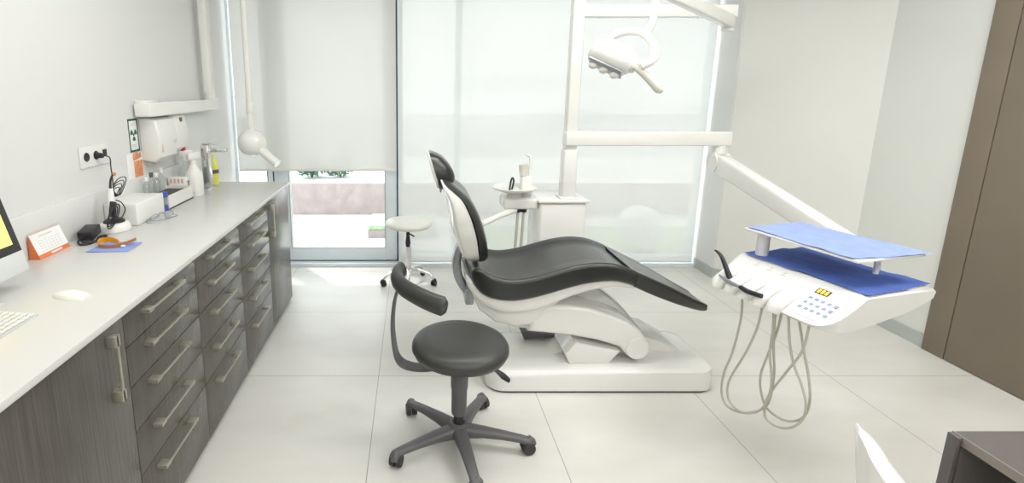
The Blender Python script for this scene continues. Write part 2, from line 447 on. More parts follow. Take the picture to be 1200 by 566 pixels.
def drawer_unit(y0, y1, label):
    t = thing('drawer_cabinet', label, 'cabinet', (-1.17, (y0+y1)/2, 0), 0, 'drawer cabinets under the worktop')
    carcass(y0, y1, t)
    for a, b in zip(TOPS, TOPS[1:]):
        d = build('drawer', MB().box((XF-.02, y0+.0018, b+.0018), (XF, y1-.0018, a-.0018), .0008), 'wood', t)
        drawer_handle(y0+.095, y0+.365, a-.034 if a > .5 else a-.042, d)
def door_unit(y0, y1, hy, label, hz=(.606, .812), hflip=1):
    t = thing('door_cabinet', label, 'cabinet', (-1.17, (y0+y1)/2, 0), 0, 'door cabinets under the worktop')
    carcass(y0, y1, t)
    d = build('door', MB().box((XF-.02, y0+.0018, .022), (XF, y1-.0018, .838), .0008), 'wood', t)
    h = MB(); xo = XF+.026
    h.box((xo-.004, hy-.004, hz[0]), (xo+.004, hy+.004, hz[1]), .0008)
    for a in (hz[0], hz[1]-.034):
        h.box((XF, hy-.012 if hflip < 0 else hy-.010, a), (xo+.004, hy+.012, a+.034), .001)
    build('handle', h, 'steel', d)
Y1, Y2, Y3, Y4 = 1.455, 1.983, 2.515, 3.035
door_unit(.395, .925, .84, 'dark wood door cabinet at the near end of the worktop')
door_unit(.925, Y1, 1.372, 'dark wood door cabinet with vertical handle nearest the viewer')
drawer_unit(Y1, Y2, 'dark wood five-drawer cabinet nearest the viewer')
drawer_unit(Y2, Y3, 'dark wood five-drawer cabinet, middle of the three')
drawer_unit(Y3, Y4, 'dark wood five-drawer cabinet, furthest of the three')
door_unit(Y4, 3.545, 3.075, 'dark wood door cabinet at the window end of the worktop')

# ------------------------------------------------------------------ on the worktop
# all-in-one computer
pc = thing('computer_monitor', 'silver all-in-one computer with black bezel and amber screen at the left edge', 'computer', (-1.30, 1.37, HC))
tilt = Matrix.Translation((-1.268, 0, .925)) @ Matrix.Rotation(math.radians(-14), 4, 'Y')
ya, yb = 1.10, 1.633
build('screen_shell', MB().box((-.028, ya, -.006), (-.004, yb, .40), .006, mtx=tilt), 'silver', pc)
build('bezel', MB().box((-.004, ya, .062), (.0, yb, .40), .001, mtx=tilt), 'black', pc)
build('chin', MB().box((-.005, ya, -.006), (.0005, yb, .062), .001, mtx=tilt), 'silver', pc)
build('screen', MB().box((0, ya+.028, .090), (.0015, yb-.028, .372), mtx=tilt), 'screen', pc)
build('foot', MB().box((-1.39, 1.27, HC), (-1.228, 1.47, HC+.006), .002), 'silver', pc)
build('stand', MB().ext([(-1.388, HC+.006), (-1.38, HC+.006), (-1.325, 1.08), (-1.335, 1.085)], 1.29, 1.45, .001), 'silver', pc)
# keyboard
kb = thing('keyboard', 'slim silver keyboard with white keys below the computer screen', 'keyboard', (-1.14, 1.2, HC))
kb0 = MB(); kb0.ext([(-1.195, HC), (-1.078, HC), (-1.078, HC+.005), (-1.195, HC+.014)], .97, 1.395, .001)
build('keyboard_base', kb0, 'silver', kb)
kk = MB()
for r in range(6):
    for c in range(20):
        x = -1.187+r*.0178; y = .978+c*.0207; z = HC+.014-(x+1.195)/.117*.009
        kk.box((x, y, z), (x+.0148, y+.0175, z+.003), .0008, 1)
build('keys', kk, 'keys', kb)
# mouse
ms = MB(); rings = []
for i, t in enumerate([0, .12, .3, .5, .7, .88, 1]):
    hw = .030*(math.sin(PI*(.10+.80*t)))**.45; hh = .004+.017*math.sin(PI*(.12+.76*t))
    rings.append([(-.058+.116*t, hw*math.cos(a), max(0, hh*math.sin(a))) for a in [k*PI/10 for k in range(11)]])
ms.loft(rings)
ms.xf(Matrix.Translation((-1.068, 1.530, HC)) @ Matrix.Rotation(math.radians(-14), 4, 'Z'))
tag(build('computer_mouse', ms, 'mousew', loc=(-1.068, 1.530, HC)), 'low white computer mouse lying on the worktop near the edge', 'mouse')
# desk calendar
ca = thing('desk_calendar', 'small tent desk calendar with orange side and white printed page', 'calendar', (-1.43, 1.96, HC))
y0, y1 = 1.885, 2.06
build('calendar_stand', MB().ext([(-1.4585, HC), (-1.416, HC), (-1.4515, .958)], y0, y1, 0), 'orange', ca)
def page(a, b, u0, u1, off=.0006):   # strip on the front slope, a,b along y; u 0 bottom .. 1 top
    def P(u, y, o): 
        x = -1.416+(-.0355)*u; z = HC+.094*u; n = Vector((.094, 0, .0355)).normalized()
        return Vector((x, y, z))+n*o
    mb = MB(); mb.loft([[P(u0, a, 0), P(u0, b, 0), P(u0, b, off), P(u0, a, off)], [P(u1, a, 0), P(u1, b, 0), P(u1, b, off), P(u1, a, off)]]); return mb
build('calendar_page', page(y0+.001, y1-.001, .17, .99), 'paper', ca)
tx = MB(); tx2 = MB()
for r in range(5):
    for c in range(7):
        q = page(y0+.03+c*.018, y0+.038+c*.018, .25+r*.10, .28+r*.10, .001); 
        me = bpy.data.meshes.new('t'); q.bm.to_mesh(me); tx.bm.from_mesh(me); bpy.data.meshes.remove(me); q.bm.free()
q = page(y0+.045, y0+.12, .82, .87, .001); me = bpy.data.meshes.new('t'); q.bm.to_mesh(me); tx.bm.from_mesh(me); bpy.data.meshes.remove(me); q.bm.free()
build('printed_dates', tx, 'ink', ca)
for k in range(6):
    q = page(y0+.068+k*.0105, y0+.0765+k*.0105, .05, .125, .001); me = bpy.data.meshes.new('t'); q.bm.to_mesh(me); tx2.bm.from_mesh(me); bpy.data.meshes.remove(me); q.bm.free()
build('printed_strip', tx2, 'paper', ca)
# adapter with cable
ad = thing('power_adapter', 'black power adapter with coiled cable behind the calendar', 'adapter', (-1.40, 2.16, HC))
mt = Matrix.Translation((-1.405, 2.175, HC+.024)) @ Matrix.Rotation(math.radians(12), 4, 'Z') @ Matrix.Rotation(.12, 4, 'X')
build('adapter_body', MB().box((-.03, -.05, -.018), (.03, .05, .022), .004, mtx=mt), 'black', ad)
build('adapter_cable', MB().tube([(-1.40, 2.13, HC+.02), (-1.40, 2.09, HC+.015), (-1.38, 2.065, HC+.006), (-1.35, 2.075, HC+.005), (-1.345, 2.12, HC+.006), (-1.36, 2.17, HC+.008), (-1.345, 2.20, HC+.006), (-1.335, 2.15, HC+.006), (-1.345, 2.09, HC+.009), (-1.375, 2.075, HC+.013), (-1.38, 2.11, HC+.008)], .0045, 8, smooth=5), 'black', ad)
# blue napkin + protective glasses
nb = MB(); nx, ny = 18, 18; vs = []
q4 = [Vector((-1.302, 1.975)), Vector((-1.138, 1.984)), Vector((-1.142, 2.114)), Vector((-1.300, 2.118))]
for j in range(ny+1):
    row = []
    for i in range(nx+1):
        a = q4[0].lerp(q4[1], i/nx); b = q4[3].lerp(q4[2], i/nx); p = a.lerp(b, j/ny)
        row.append(nb.bm.verts.new((p.x, p.y, HC+.0015+.0015*abs(noise.noise(Vector((p.x*25, p.y*25, 0)))))))
    vs.append(row)
for j in range(ny):
    for i in range(nx): nb.bm.faces.new((vs[j][i], vs[j][i+1], vs[j+1][i+1], vs[j+1][i]))
tag(build('paper_napkin', nb, 'bluel', loc=(-1.22, 2.05, HC)), 'folded blue paper napkin under the orange glasses', 'napkin')
pg = thing('protective_glasses', 'orange protective glasses folded on the blue napkin', 'glasses', (-1.24, 2.05, HC))
zb = HC+.004
def band(path, h, th):
    mb = MB(); P = spline(path, 6); rings = []
    for i, p in enumerate(P):
        t = (P[min(i+1, len(P)-1)]-P[max(i-1, 0)]).normalized(); n = Vector((0, 0, 1)).cross(t).normalized()
        rings.append([p-n*th, p+n*th, p+n*th+Vector((0, 0, h)), p-n*th+Vector((0, 0, h))])
    mb.loft(rings); return mb
build('lens_shield', band([(-1.285, 2.035, zb), (-1.300, 2.075, zb+.002), (-1.270, 2.085, zb+.006), (-1.235, 2.065, zb+.008), (-1.205, 2.045, zb+.004)], .022, .0015), 'orangel', pg)
build('temple', band([(-1.285, 2.035, zb), (-1.255, 2.022, zb), (-1.215, 2.03, zb), (-1.18, 2.055, zb+.006), (-1.155, 2.085, zb+.014)], .012, .0018), 'orangeb', pg)
build('temple', band([(-1.205, 2.045, zb), (-1.185, 2.065, zb+.004), (-1.165, 2.095, zb+.010)], .010, .0018), 'orangeb', pg)
build('hinge_pad', MB().box((-1.192, 2.030, zb), (-1.176, 2.042, zb+.008), .002), 'paper', pg)
# curing light charger
cu = thing('curing_light', 'white curing light with black cord standing in its round charger', 'curing light', (-1.37, 2.30, HC))
cxy = (-1.368, 2.305)
build('charger_base', MB().lathe([(.0, 0), (.064, 0), (.067, .004), (.066, .022), (.058, .036), (.050, .040), (.0, .040)], (*cxy, HC)), 'whitem', cu)
build('charger_cup', MB().lathe([(.0, .038), (.046, .038), (.044, .046), (.030, .056), (.0, .058)], (*cxy, HC)), 'black', cu)
build('handpiece', MB().tube([(-1.37, 2.305, HC+.05), (-1.372, 2.312, HC+.09), (-1.378, 2.318, HC+.13), (-1.382, 2.330, HC+.19)], [.013, .017, .016, .011], 14, smooth=4), 'white', cu)
build('grip', MB().box((-.006, -.017, -.036), (.012, .014, .036), .004, mtx=Matrix.Translation((-1.365, 2.295, HC+.10)) @ Matrix.Rotation(-.35, 4, 'X')), 'black', cu)
build('light_tip', MB().tube([(-1.382, 2.330, HC+.19), (-1.382, 2.337, HC+.225), (-1.376, 2.348, HC+.25)], [.006, .005, .004], 10, smooth=3), 'black', cu)
build('tip_shield', MB().sph((-1.372, 2.356, HC+.252), .009, (1, .6, 1), 12, 8), 'skin', cu)
coil = MB()
for k in range(4):
    r0 = .030+.010*k; pts = []
    for j in range(15):
        a = 2*PI*j/14
        pts.append((-1.385+.006*math.sin(a*2)+.003*k, 2.355+r0*.75+.9*r0*math.cos(a), HC+.165+.02*k*.4+.62*r0*math.sin(a)+.25*r0*math.cos(a)))
    coil.tube(pts, .0022, 6)
build('cord_loops', coil, 'black', cu)
c2 = MB()
for k in range(4):
    pts = []
    for j in range(15):
        a = 2*PI*j/14; r0 = .022+.008*k
        pts.append((-1.352+.004*k, 2.258+1.2*r0*math.cos(a), HC+.078+.75*r0*math.sin(a)+.7*r0*math.cos(a)))
    c2.tube(pts, .0030, 6)
c2.tube([(-1.36, 2.35, HC+.045), (-1.35, 2.372, HC+.08), (-1.36, 2.368, HC+.115), (-1.37, 2.34, HC+.135)], .0026, 6, smooth=4)
build('cord_bundle', c2, 'black', cu)
# sockets on the wall
sk = thing('wall_socket', 'white triple wall socket plate with black outlets above the worktop', 'socket', (XL, 2.395, 1.20))
build('socket_plate', MB().box((XL, 2.285, 1.150), (XL+.009, 2.505, 1.245), .003), 'whitem', sk)
for y in (2.328, 2.400): build('outlet', MB().cyl((XL+.009, y, 1.198), (XL+.011, y, 1.198), .021, .020), 'black', sk)
build('data_port', MB().box((XL+.009, 2.452, 1.188), (XL+.012, 2.484, 1.218), .002), 'black', sk)
build('plug', MB().cyl((XL+.011, 2.400, 1.198), (XL+.04, 2.402, 1.196), .015, .011, 16), 'black', cu)
build('power_lead', MB().tube([(XL+.04, 2.402, 1.196), (XL+.055, 2.425, 1.185), (XL+.05, 2.435, 1.14), (XL+.06, 2.42, 1.07), (XL+.07, 2.39, 1.0), (XL+.085, 2.355, .955)], .0028, 8, smooth=5), 'black', cu)
# white box, vial, organiser tray
tag(build('storage_box', MB().box((-1.460, 2.385, HC), (-1.302, 2.655, HC+.105), .006, 3), 'whitem', loc=(-1.38, 2.52, HC)), 'plain white box standing on the worktop beside the curing light', 'box')
vi = thing('dappen_vial', 'small clear vial with blue caps between white box and tray', 'vial', (-1.318, 2.69, HC))
build('vial_body', MB().cyl((-1.318, 2.69, HC+.026), (-1.318, 2.69, HC+.076), .015), 'clear', vi)
build('lower_cap', MB().cyl((-1.318, 2.69, HC), (-1.318, 2.69, HC+.028), .018), 'bluecap', vi)
build('upper_cap', MB().cyl((-1.318, 2.69, HC+.074), (-1.318, 2.69, HC+.10), .019), 'bluecap', vi)
ot = thing('organiser_tray', 'white open tray with black lining holding small bottles', 'tray', (-1.38, 2.88, HC))
tr = MB(); X0, X1, Ya, Yb, h = -1.458, -1.306, 2.715, 3.02, .075
tr.box((X0, Ya, HC), (X1, Yb, HC+.006)).box((X0, Ya, HC), (X0+.005, Yb, HC+h)).box((X1-.005, Ya, HC), (X1, Yb, HC+h)).box((X0+.005, Ya, HC), (X1-.005, Ya+.005, HC+h)).box((X0+.005, Yb-.005, HC), (X1-.005, Yb, HC+h))
build('tray_body', tr, 'whitem', ot)
build('lining', MB().box((X0+.006, Ya+.006, HC+.006), (X1-.006, Yb-.006, HC+.058)), 'black', ot)
for i, (x, y, hh) in enumerate([(-1.43, 2.74, .115), (-1.425, 2.79, .13), (-1.43, 2.85, .12), (-1.425, 2.90, .14)]):
    t = thing('small_bottle', ['small clear bottle in the tray nearest the white box', 'second clear bottle in the organiser tray, from the white box', 'third clear bottle in the organiser tray, from the white box', 'furthest clear bottle in the organiser tray, under the dispensers'][i], 'bottle', (x, y, HC+.058), 0, 'clear bottles in the tray')
    build('bottle_body', MB().lathe([(0, 0), (.018, 0), (.019, .004), (.019, hh*.6), (.009, hh*.75), (.009, hh*.8), (0, hh*.8)], (x, y, HC+.0585), 18), 'clear', t)
    build('bottle_cap', MB().cyl((x, y, HC+.0585+hh*.8), (x, y, HC+.0585+hh), .010), 'paper' if i != 1 else 'greyp', t)
cb = thing('medicine_carton', 'small white carton with pink printing behind the tray', 'carton', (-1.42, 3.07, HC))
build('carton_body', MB().box((-1.45, 3.03, HC), (-1.345, 3.075, HC+.12), .002), 'paper', cb)
lb = MB()
for k in range(4): lb.box((-1.44+.022*k, 3.0295, HC+.085), (-1.427+.022*k, 3.030, HC+.112)); lb.box((-1.345, 3.036+.009*k, HC+.03), (-1.3445, 3.041+.009*k, HC+.10))
build('carton_print', lb, 'pink', cb)
# spectacles
sp = thing('spectacles', 'silver wire spectacles lying in front of the vial', 'glasses', (-1.26, 2.50, HC))
def hoop(c, rx, rz_, m): 
    mb = MB(); pts = [Vector((c[0]+rx*math.cos(2*PI*k/20), c[1]+rz_*math.sin(2*PI*k/20)*.8, c[2]+.016+.012*math.sin(2*PI*k/20))) for k in range(21)]
    mb.tube(pts, .0022, 6); return mb
for cc in ((-1.27, 2.48, HC), (-1.232, 2.55, HC)):
    rim = build('rim', hoop(cc, .019, .026, 0), 'metalg', sp)
    ln = MB(); ln.loft([[Vector((cc[0]+.018*math.cos(2*PI*k/20), cc[1]+.025*.8*math.sin(2*PI*k/20), cc[2]+.0155+.012*math.sin(2*PI*k/20)+o)) for k in range(20)] for o in (0, .0012)])
    build('lens', ln, 'clear', rim)
build('bridge', MB().tube([(-1.26, 2.502, HC+.028), (-1.25, 2.515, HC+.034), (-1.243, 2.53, HC+.02)], .002, 6, smooth=3), 'metalg', sp)
for p in ([(-1.288, 2.47, HC+.014), (-1.30, 2.45, HC+.006), (-1.27, 2.43, HC+.0025), (-1.22, 2.47, HC+.0025)], [(-1.215, 2.56, HC+.014), (-1.20, 2.57, HC+.006), (-1.215, 2.53, HC+.0025), (-1.25, 2.46, HC+.0025)]):
    build('temple', MB().tube(p, .0019, 6, smooth=5), 'metalg', sp)
# bottles near the tap
def spray(x, y, hh, r, m, capm, name, label, ang=0):
    t = thing(name, label, 'bottle', (x, y, HC))
    build('bottle_body', MB().lathe([(0, 0), (r*.96, 0), (r, .005), (r, hh*.42), (r*.92, hh*.52), (r*.42, hh*.68), (r*.36, hh*.74), (0, hh*.74)], (x, y, HC), 28), m, t)
    mt = Matrix.Translation((x, y, HC+hh*.74)) @ Matrix.Rotation(ang, 4, 'Z')
    hd = MB().cyl((0, 0, 0), (0, 0, hh*.08), r*.42, r*.40, 16).box((-r*.75, -r*.28, hh*.08), (r*1.0, r*.28, hh*.24), r*.12); hd.xf(mt)
    build('spray_head', hd, capm, t)
    build('trigger', MB().tube([mt @ Vector((r*.5, 0, hh*.09)), mt @ Vector((r*.75, 0, hh*.02)), mt @ Vector((r*.6, 0, -hh*.06))], [.004, .004, .003], 8, smooth=3), 'black' if m == 'clear' else capm, t)
    return t
t = spray(-1.325, 3.10, .265, .052, 'whitem', 'whitem', 'spray_bottle', 'white spray bottle with plain label beside the tap', 1.2)
build('bottle_label', MB().box((-1.3, 3.047, HC+.03), (-1.345, 3.0495, HC+.09)), 'paper', t)
build('label_bar', MB().box((-1.339, 3.0455, HC+.045), (-1.334, 3.048, HC+.10)), 'black', t)
t = spray(-1.40, 3.17, .27, .046, 'clear', 'paper', 'cleaner_bottle', 'translucent spray bottle with red nozzle behind the organiser tray', .2)
build('nozzle', MB().box((-1.425, 3.155, HC+.262), (-1.395, 3.185, HC+.29), .004), 'red', t)
yb_ = thing('yellow_bottle', 'yellow bottle with dark band standing behind the tap', 'bottle', (-1.36, 3.46, HC))
build('bottle_body', MB().lathe([(0, 0), (.029, 0), (.031, .004), (.031, .12), (.022, .155), (.014, .17), (.014, .20), (0, .20)], (-1.345, 3.47, HC), 24), 'yellow', yb_)
build('bottle_band', MB().lathe([(.0317, .075), (.0322, .076), (.0322, .100), (.0317, .101)], (-1.345, 3.47, HC), 24), 'greyp', yb_)
# tap
tp = thing('mixer_tap', 'square chrome mixer tap at the window end of the worktop', 'tap', (-1.32, 3.30, HC))
build('tap_body', MB().box((-1.345, 3.275, HC), (-1.295, 3.325, HC+.285), .004), 'chrome', tp)
build('tap_base', MB().cyl((-1.32, 3.30, HC), (-1.32, 3.30, HC+.008), .04), 'chrome', tp)
build('spout', MB().box((-1.30, 3.285, HC+.238), (-1.185, 3.315, HC+.262), .004), 'chrome', tp)
build('lever', MB().box((-1.34, 3.28, HC+.287), (-1.24, 3.32, HC+.298), .003), 'chrome', tp)

# wall items
rs = thing('radiation_sign', 'white radiation warning sign with dark green border on the wall', 'sign', (XL, 2.755, 1.25))
SY0, SY1, SZ0, SZ1 = 2.705, 2.80, 1.172, 1.345
build('sign_board', MB().box((XL, SY0, SZ0), (XL+.004, SY1, SZ1), .001), 'paper', rs)
bd = MB()
for a, b, c_, d_ in ((SY0, SY0+.009, SZ0, SZ1), (SY1-.009, SY1, SZ0, SZ1), (SY0, SY1, SZ0, SZ0+.010), (SY0, SY1, SZ1-.010, SZ1)): bd.box((XL+.004, a, c_), (XL+.0055, b, d_))
build('sign_border', bd, 'green', rs)
tf = MB(); cy_, cz_ = 2.7525, 1.262
for k in range(3):
    a0 = math.radians([150, 30, 270][k]); pts = []
    for q_, r_ in ((-.5, .012), (.5, .012), (.5, .032), (0, .034), (-.5, .032)):
        a = a0+q_*math.radians(56); pts.append((cy_+r_*math.cos(a), cz_+r_*math.sin(a)))
    tf.ext(pts, XL+.0041, XL+.006, axis='x')
tf.cyl((XL+.004, cy_, cz_), (XL+.006, cy_, cz_), .006, seg=16)
build('trefoil', tf, 'green', rs)
for k, zz in enumerate((1.318, 1.308, 1.208, 1.198)): build('text_line', MB().box((XL+.004, 2.725+.004*(k % 2), zz), (XL+.0048, 2.78-.004*(k % 2), zz+.004)), 'ink', rs)
sg = thing('shade_guide', 'clear wall holder with orange tooth shade cards below the sign', 'shade guide', (XL, 2.76, 1.03))
build('holder', MB().box((XL, 2.665, 1.015), (XL+.003, 2.82, 1.165), .001), 'paper', sg)
t1 = MB(); t2 = MB()
for k in range(5):
    t1.box((XL+.003, 2.722+.016*k, 1.128+.002*k), (XL+.008, 2.7365+.016*k, 1.163+.002*(k % 3)), .002)
    t2.box((XL+.003, 2.727+.016*k, 1.035-.002*k), (XL+.008, 2.7415+.016*k, 1.120+.002*(k % 3)), .002)
build('shade_tabs', t1, 'skin', sg); build('shade_cards', t2, 'skin', sg)
pd = thing('towel_dispenser', 'white paper towel dispenser on the wall beside the radiation sign', 'dispenser', (XL, 2.95, 1.1))
pr_ = [(XL, 1.115), (XL+.07, 1.10), (XL+.10, 1.13), (XL+.11, 1.24), (XL+.095, 1.33), (XL+.05, 1.345), (XL, 1.345)]
build('dispenser_body', MB().ext(pr_, 2.815, 3.035, .012, 4), 'whitem', pd)
build('lock_plate', MB().box((XL+.108, 2.985, 1.20), (XL+.112, 3.015, 1.215), .001), 'ink', pd)
build('top_slot', MB().box((XL+.02, 2.95, 1.344), (XL+.045, 3.02, 1.349), .001), 'black', pd)
build('level_window', MB().box((XL+.103, 2.845, 1.155), (XL+.1085, 2.852, 1.20), .001), 'pink', pd)
sd = thing('soap_dispenser', 'rounded white soap dispenser, right of the paper towel dispenser', 'dispenser', (XL, 3.15, 1.1))
pr2 = [(XL, 1.13), (XL+.05, 1.12), (XL+.085, 1.15), (XL+.095, 1.24), (XL+.08, 1.33), (XL+.05, 1.36), (XL, 1.365)]
build('dispenser_body', MB().ext(pr2, 3.055, 3.24, .03, 6), 'whitem', sd)
build('sensor_window', MB().box((XL+.076, 3.135, 1.305), (XL+.087, 3.165, 1.33), .002), 'greyp', sd)
# x-ray arm
xr = thing('xray_unit', 'white wall mounted dental x-ray unit with round head and folding arm', 'x-ray unit', (XL, 2.85, 1.38))
build('wall_bracket', MB().box((XL+.001, 2.80, 1.36), (XL+.055, 2.96, 1.44), .006), 'white', xr)
build('extension_arm', MB().box((XL+.012, 2.765, 1.352), (XL+.10, 3.76, 1.425), .008, 3), 'white', xr)
build('arm_joint', MB().cyl((XL+.06, 3.70, 1.425), (XL+.06, 3.70, 1.50), .035), 'white', xr)
build('lower_arm', MB().loft([[Vector(p) + Vector((a*.030, b*.036, 0)) for a, b in rrect(2, 2, .5, 3)] for p in ((XL+.06, 3.69, 1.47), (XL+.06, 3.69, 1.9), (XL+.06, 3.69, 2.35))]), 'white', xr)
build('elbow', MB().tube([(XL+.06, 3.69, 2.35), (XL+.10, 3.66, 2.41), (XL+.30, 3.55, 2.41), (-1.085, 3.50, 2.35)], .03, 14, smooth=4), 'white', xr)
build('upper_arm', MB().tube([(-1.085, 3.50, 2.36), (-1.085, 3.50, 1.22)], .020, 16), 'white', xr)
build('arm_joint', MB().cyl((-1.085, 3.50, 1.345), (-1.085, 3.50, 1.41), .024), 'whitem', xr)
build('xray_head', MB().sph((-1.085, 3.50, 1.14), .090, (1.05, .95, 1), 28, 18), 'white', xr)
build('cone', MB().cyl((-1.05, 3.49, 1.115), (-.905, 3.44, 1.005), .030, .028, 20), 'white', xr)

# ------------------------------------------------------------------ dental chair
YC = 2.585
dc = thing('dental_chair', 'reclined dental chair with charcoal upholstery on a glossy white base', 'dental chair', (.95, YC, 0))
bs = MB()
prof = rrect(1.16, .46, .09, 8)
lv = [(.006, -.012), (.012, 0), (.075, .0), (.100, -.006), (.112, -.020), (.118, -.045)]
bs.loft([[Vector((.952+a*(1+2*i_/1.16), YC+b*(1+2*i_/.46), z+(0.012*max(0, (a-.1)/.48) if z > .09 else 0))) for a, b in prof] for z, i_ in lv])
build('base', bs, 'white', dc)
build('base_skirt', MB().loft([[Vector((.952+a*.985, YC+b*.97, z)) for a, b in prof] for z in (0, .012)]), 'rubber', dc)
hp = MB()
hp.ext([(.72, .115), (.84, .17), (1.0, .20), (1.16, .235), (1.30, .20), (1.42, .13), (1.42, .115)], YC-.06, YC+.21, .018, 3)
build('motor_cover', hp, 'white', dc)
build('piston_box', MB().ext([(.80, .12), (.775, .175), (.825, .235), (1.055, .19), (1.0, .12)], YC-.16, YC+.06, .01, 2), 'white', dc)
build('lift_arm', MB().ext([(.58, .300), (.60, .375), (.68, .440), (.78, .440), (.88, .425), (1.0, .39), (1.08, .355), (1.15, .30), (1.20, .235), (1.195, .185), (1.165, .152), (1.12, .150), (1.085, .172), (1.05, .215), (.93, .252), (.80, .278), (.70, .288)], YC-.165, YC+.02, .022, 4), 'white', dc)
build('arm_pivot', MB().cyl((1.135, YC-.172, .212), (1.135, YC-.10, .212), .056, seg=36), 'white', dc)
build('arm_cover', MB().ext([(.62, .40), (.66, .47), (.84, .505), (.95, .49), (1.04, .425), (1.13, .345), (1.24, .215), (1.20, .15), (1.10, .16), (.90, .31), (.70, .33)], YC+.0, YC+.17, .022, 4), 'white', dc)
sb_ = MB(); sec = [(.30, .47, .52, .10), (.34, .385, .53, .14), (.42, .325, .52, .165), (.52, .303, .50, .17), (.62, .31, .50, .165), (.70, .36, .51, .15), (.74, .42, .52, .12)]
sb_.loft([[Vector((x, YC+a*hw*2, (z0+z1)/2+b*(z1-z0))) for a, b in rrect(1, 1, .3, 5)] for x, z0, z1, hw in sec])
build('seat_body', sb_, 'white', dc)
# shell under the upholstery and the upholstery itself
def cushion(st, n=5, dish=0.0, rr=.46, rm=.035):
    mb = MB(); rings = []
    S = spline([(a, b, c_) for a, b, c_, d_ in st], n); HW = spline([(d_, 0, 0) for a, b, c_, d_ in st], n)
    for p, h_ in zip(S, HW):
        x, z0, z1 = p; hw = h_[0]; th = z1-z0; ring = []
        for a, b in rrect(2*hw, th, min(th*rr, rm), 5): ring.append(Vector((x, YC+a, (z0+z1)/2+b)))
        # flatten the long top edge into a shallow dish: insert points
        full = []
        N_ = len(ring)
        for k in range(N_):
            full.append(ring[k])
            kk_ = ring[(k+1) % N_]
            if abs(ring[k].y-kk_.y) > hw:
                for m_ in range(1, 12):
                    t_ = m_/12; q_ = ring[k].lerp(kk_, t_)
                    if ring[k].z > (z0+z1)/2: q_.z -= dish*min(1, (1-abs(2*t_-1))*3.2)**.8
                    full.append(q_)
        rings.append(full)
    mb.loft(rings); return mb
seat = [(.285, .590, .625, .19), (.300, .560, .650, .215), (.335, .527, .650, .235), (.39, .506, .620, .245), (.476, .496, .605, .248), (.56, .508, .614, .248), (.638, .528, .634, .246), (.72, .553, .660, .244), (.80, .575, .679, .242), (.88, .590, .688, .240), (.96, .594, .682, .236), (1.02, .583, .664, .232), (1.070, .566, .643, .228)]
build('seat_cushion', cushion(seat, 4, .020, .26, .020), 'vinyl', dc, angle=50)
foot = [(1.072, .560, .640, .227), (1.15, .522, .604, .215), (1.25, .477, .556, .196), (1.34, .438, .508, .168), (1.42, .406, .463, .138), (1.475, .387, .435, .114), (1.505, .384, .418, .100)]
build('foot_cushion', cushion(foot, 4, .006, .26, .016), 'vinyl', dc, angle=50)
shell = [(.262, .565, .60, .15), (.285, .520, .585, .19), (.34, .468, .55, .215), (.42, .430, .525, .225), (.50, .424, .515, .228), (.60, .438, .530, .226), (.70, .474, .556, .222), (.80, .515, .582, .218), (.90, .545, .600, .214), (1.0, .555, .596, .208), (1.075, .543, .578, .202)]
build('seat_shell', cushion(shell, 4), 'white', dc, angle=50)
# backrest: horizontal sections (z, x rear, x boundary, x front, half width)
bk = [(0.653, 0.271, 0.326, 0.368, 0.11), (0.693, 0.237, 0.321, 0.375, 0.18), (0.745, 0.218, 0.311, 0.367, 0.215), (0.801, 0.198, 0.301, 0.355, 0.232), (0.861, 0.183, 0.285, 0.337, 0.238), (0.916, 0.176, 0.266, 0.315, 0.236), (0.978, 0.163, 0.236, 0.281, 0.22), (1.012, 0.15, 0.203, 0.247, 0.2), (1.049, 0.137, 0.154, 0.198, 0.16), (1.069, 0.129, 0.141, 0.17, 0.1)]
def dsec(z, xa, xb, hw, n=20, pw=.75):
    pts = []
    for k in range(n+1):
        a = -PI/2+PI*k/n; pts.append(Vector((xb+(xa-xb)*abs(math.cos(a))**pw, YC+hw*math.sin(a), z)))
    return pts
bk2 = [spline([(b[i], 0, 0) for b in bk], 4) for i in range(5)]
rows = [[bk2[i][k][0] for i in range(5)] for k in range(len(bk2[0]))]
shm = MB(); rings = []
for z, xr_, xb_, xf_, hw in rows:
    outer = dsec(z, xr_, xb_, hw*.97, pw=.22); rings.append(outer+[Vector((xb_, YC+hw*.97*(1-2*k/6), z)) for k in range(1, 6)])
shm.loft(rings); build('backrest_shell', shm, 'white', dc, angle=60)
pdm = MB(); rings = []
for z, xr_, xb_, xf_, hw in rows:
    ring = []
    th = xf_-xb_
    # rounded edges + slightly dished centre
    for k in range(25):
        u = -1+2*k/24; e = (1-abs(u)**6)**.5
        ring.append(Vector((xb_+th*(.15+.85*e)-.018*max(0, 1-abs(u)*1.5)*(th/.055), YC+hw*1.02*u, z)))
    for k in range(1, 8): ring.append(Vector((xb_-.001, YC+hw*1.02*(1-2*k/8), z)))
    rings.append(ring)
pdm.loft(rings); build('backrest_pad', pdm, 'vinyl', dc, angle=60)
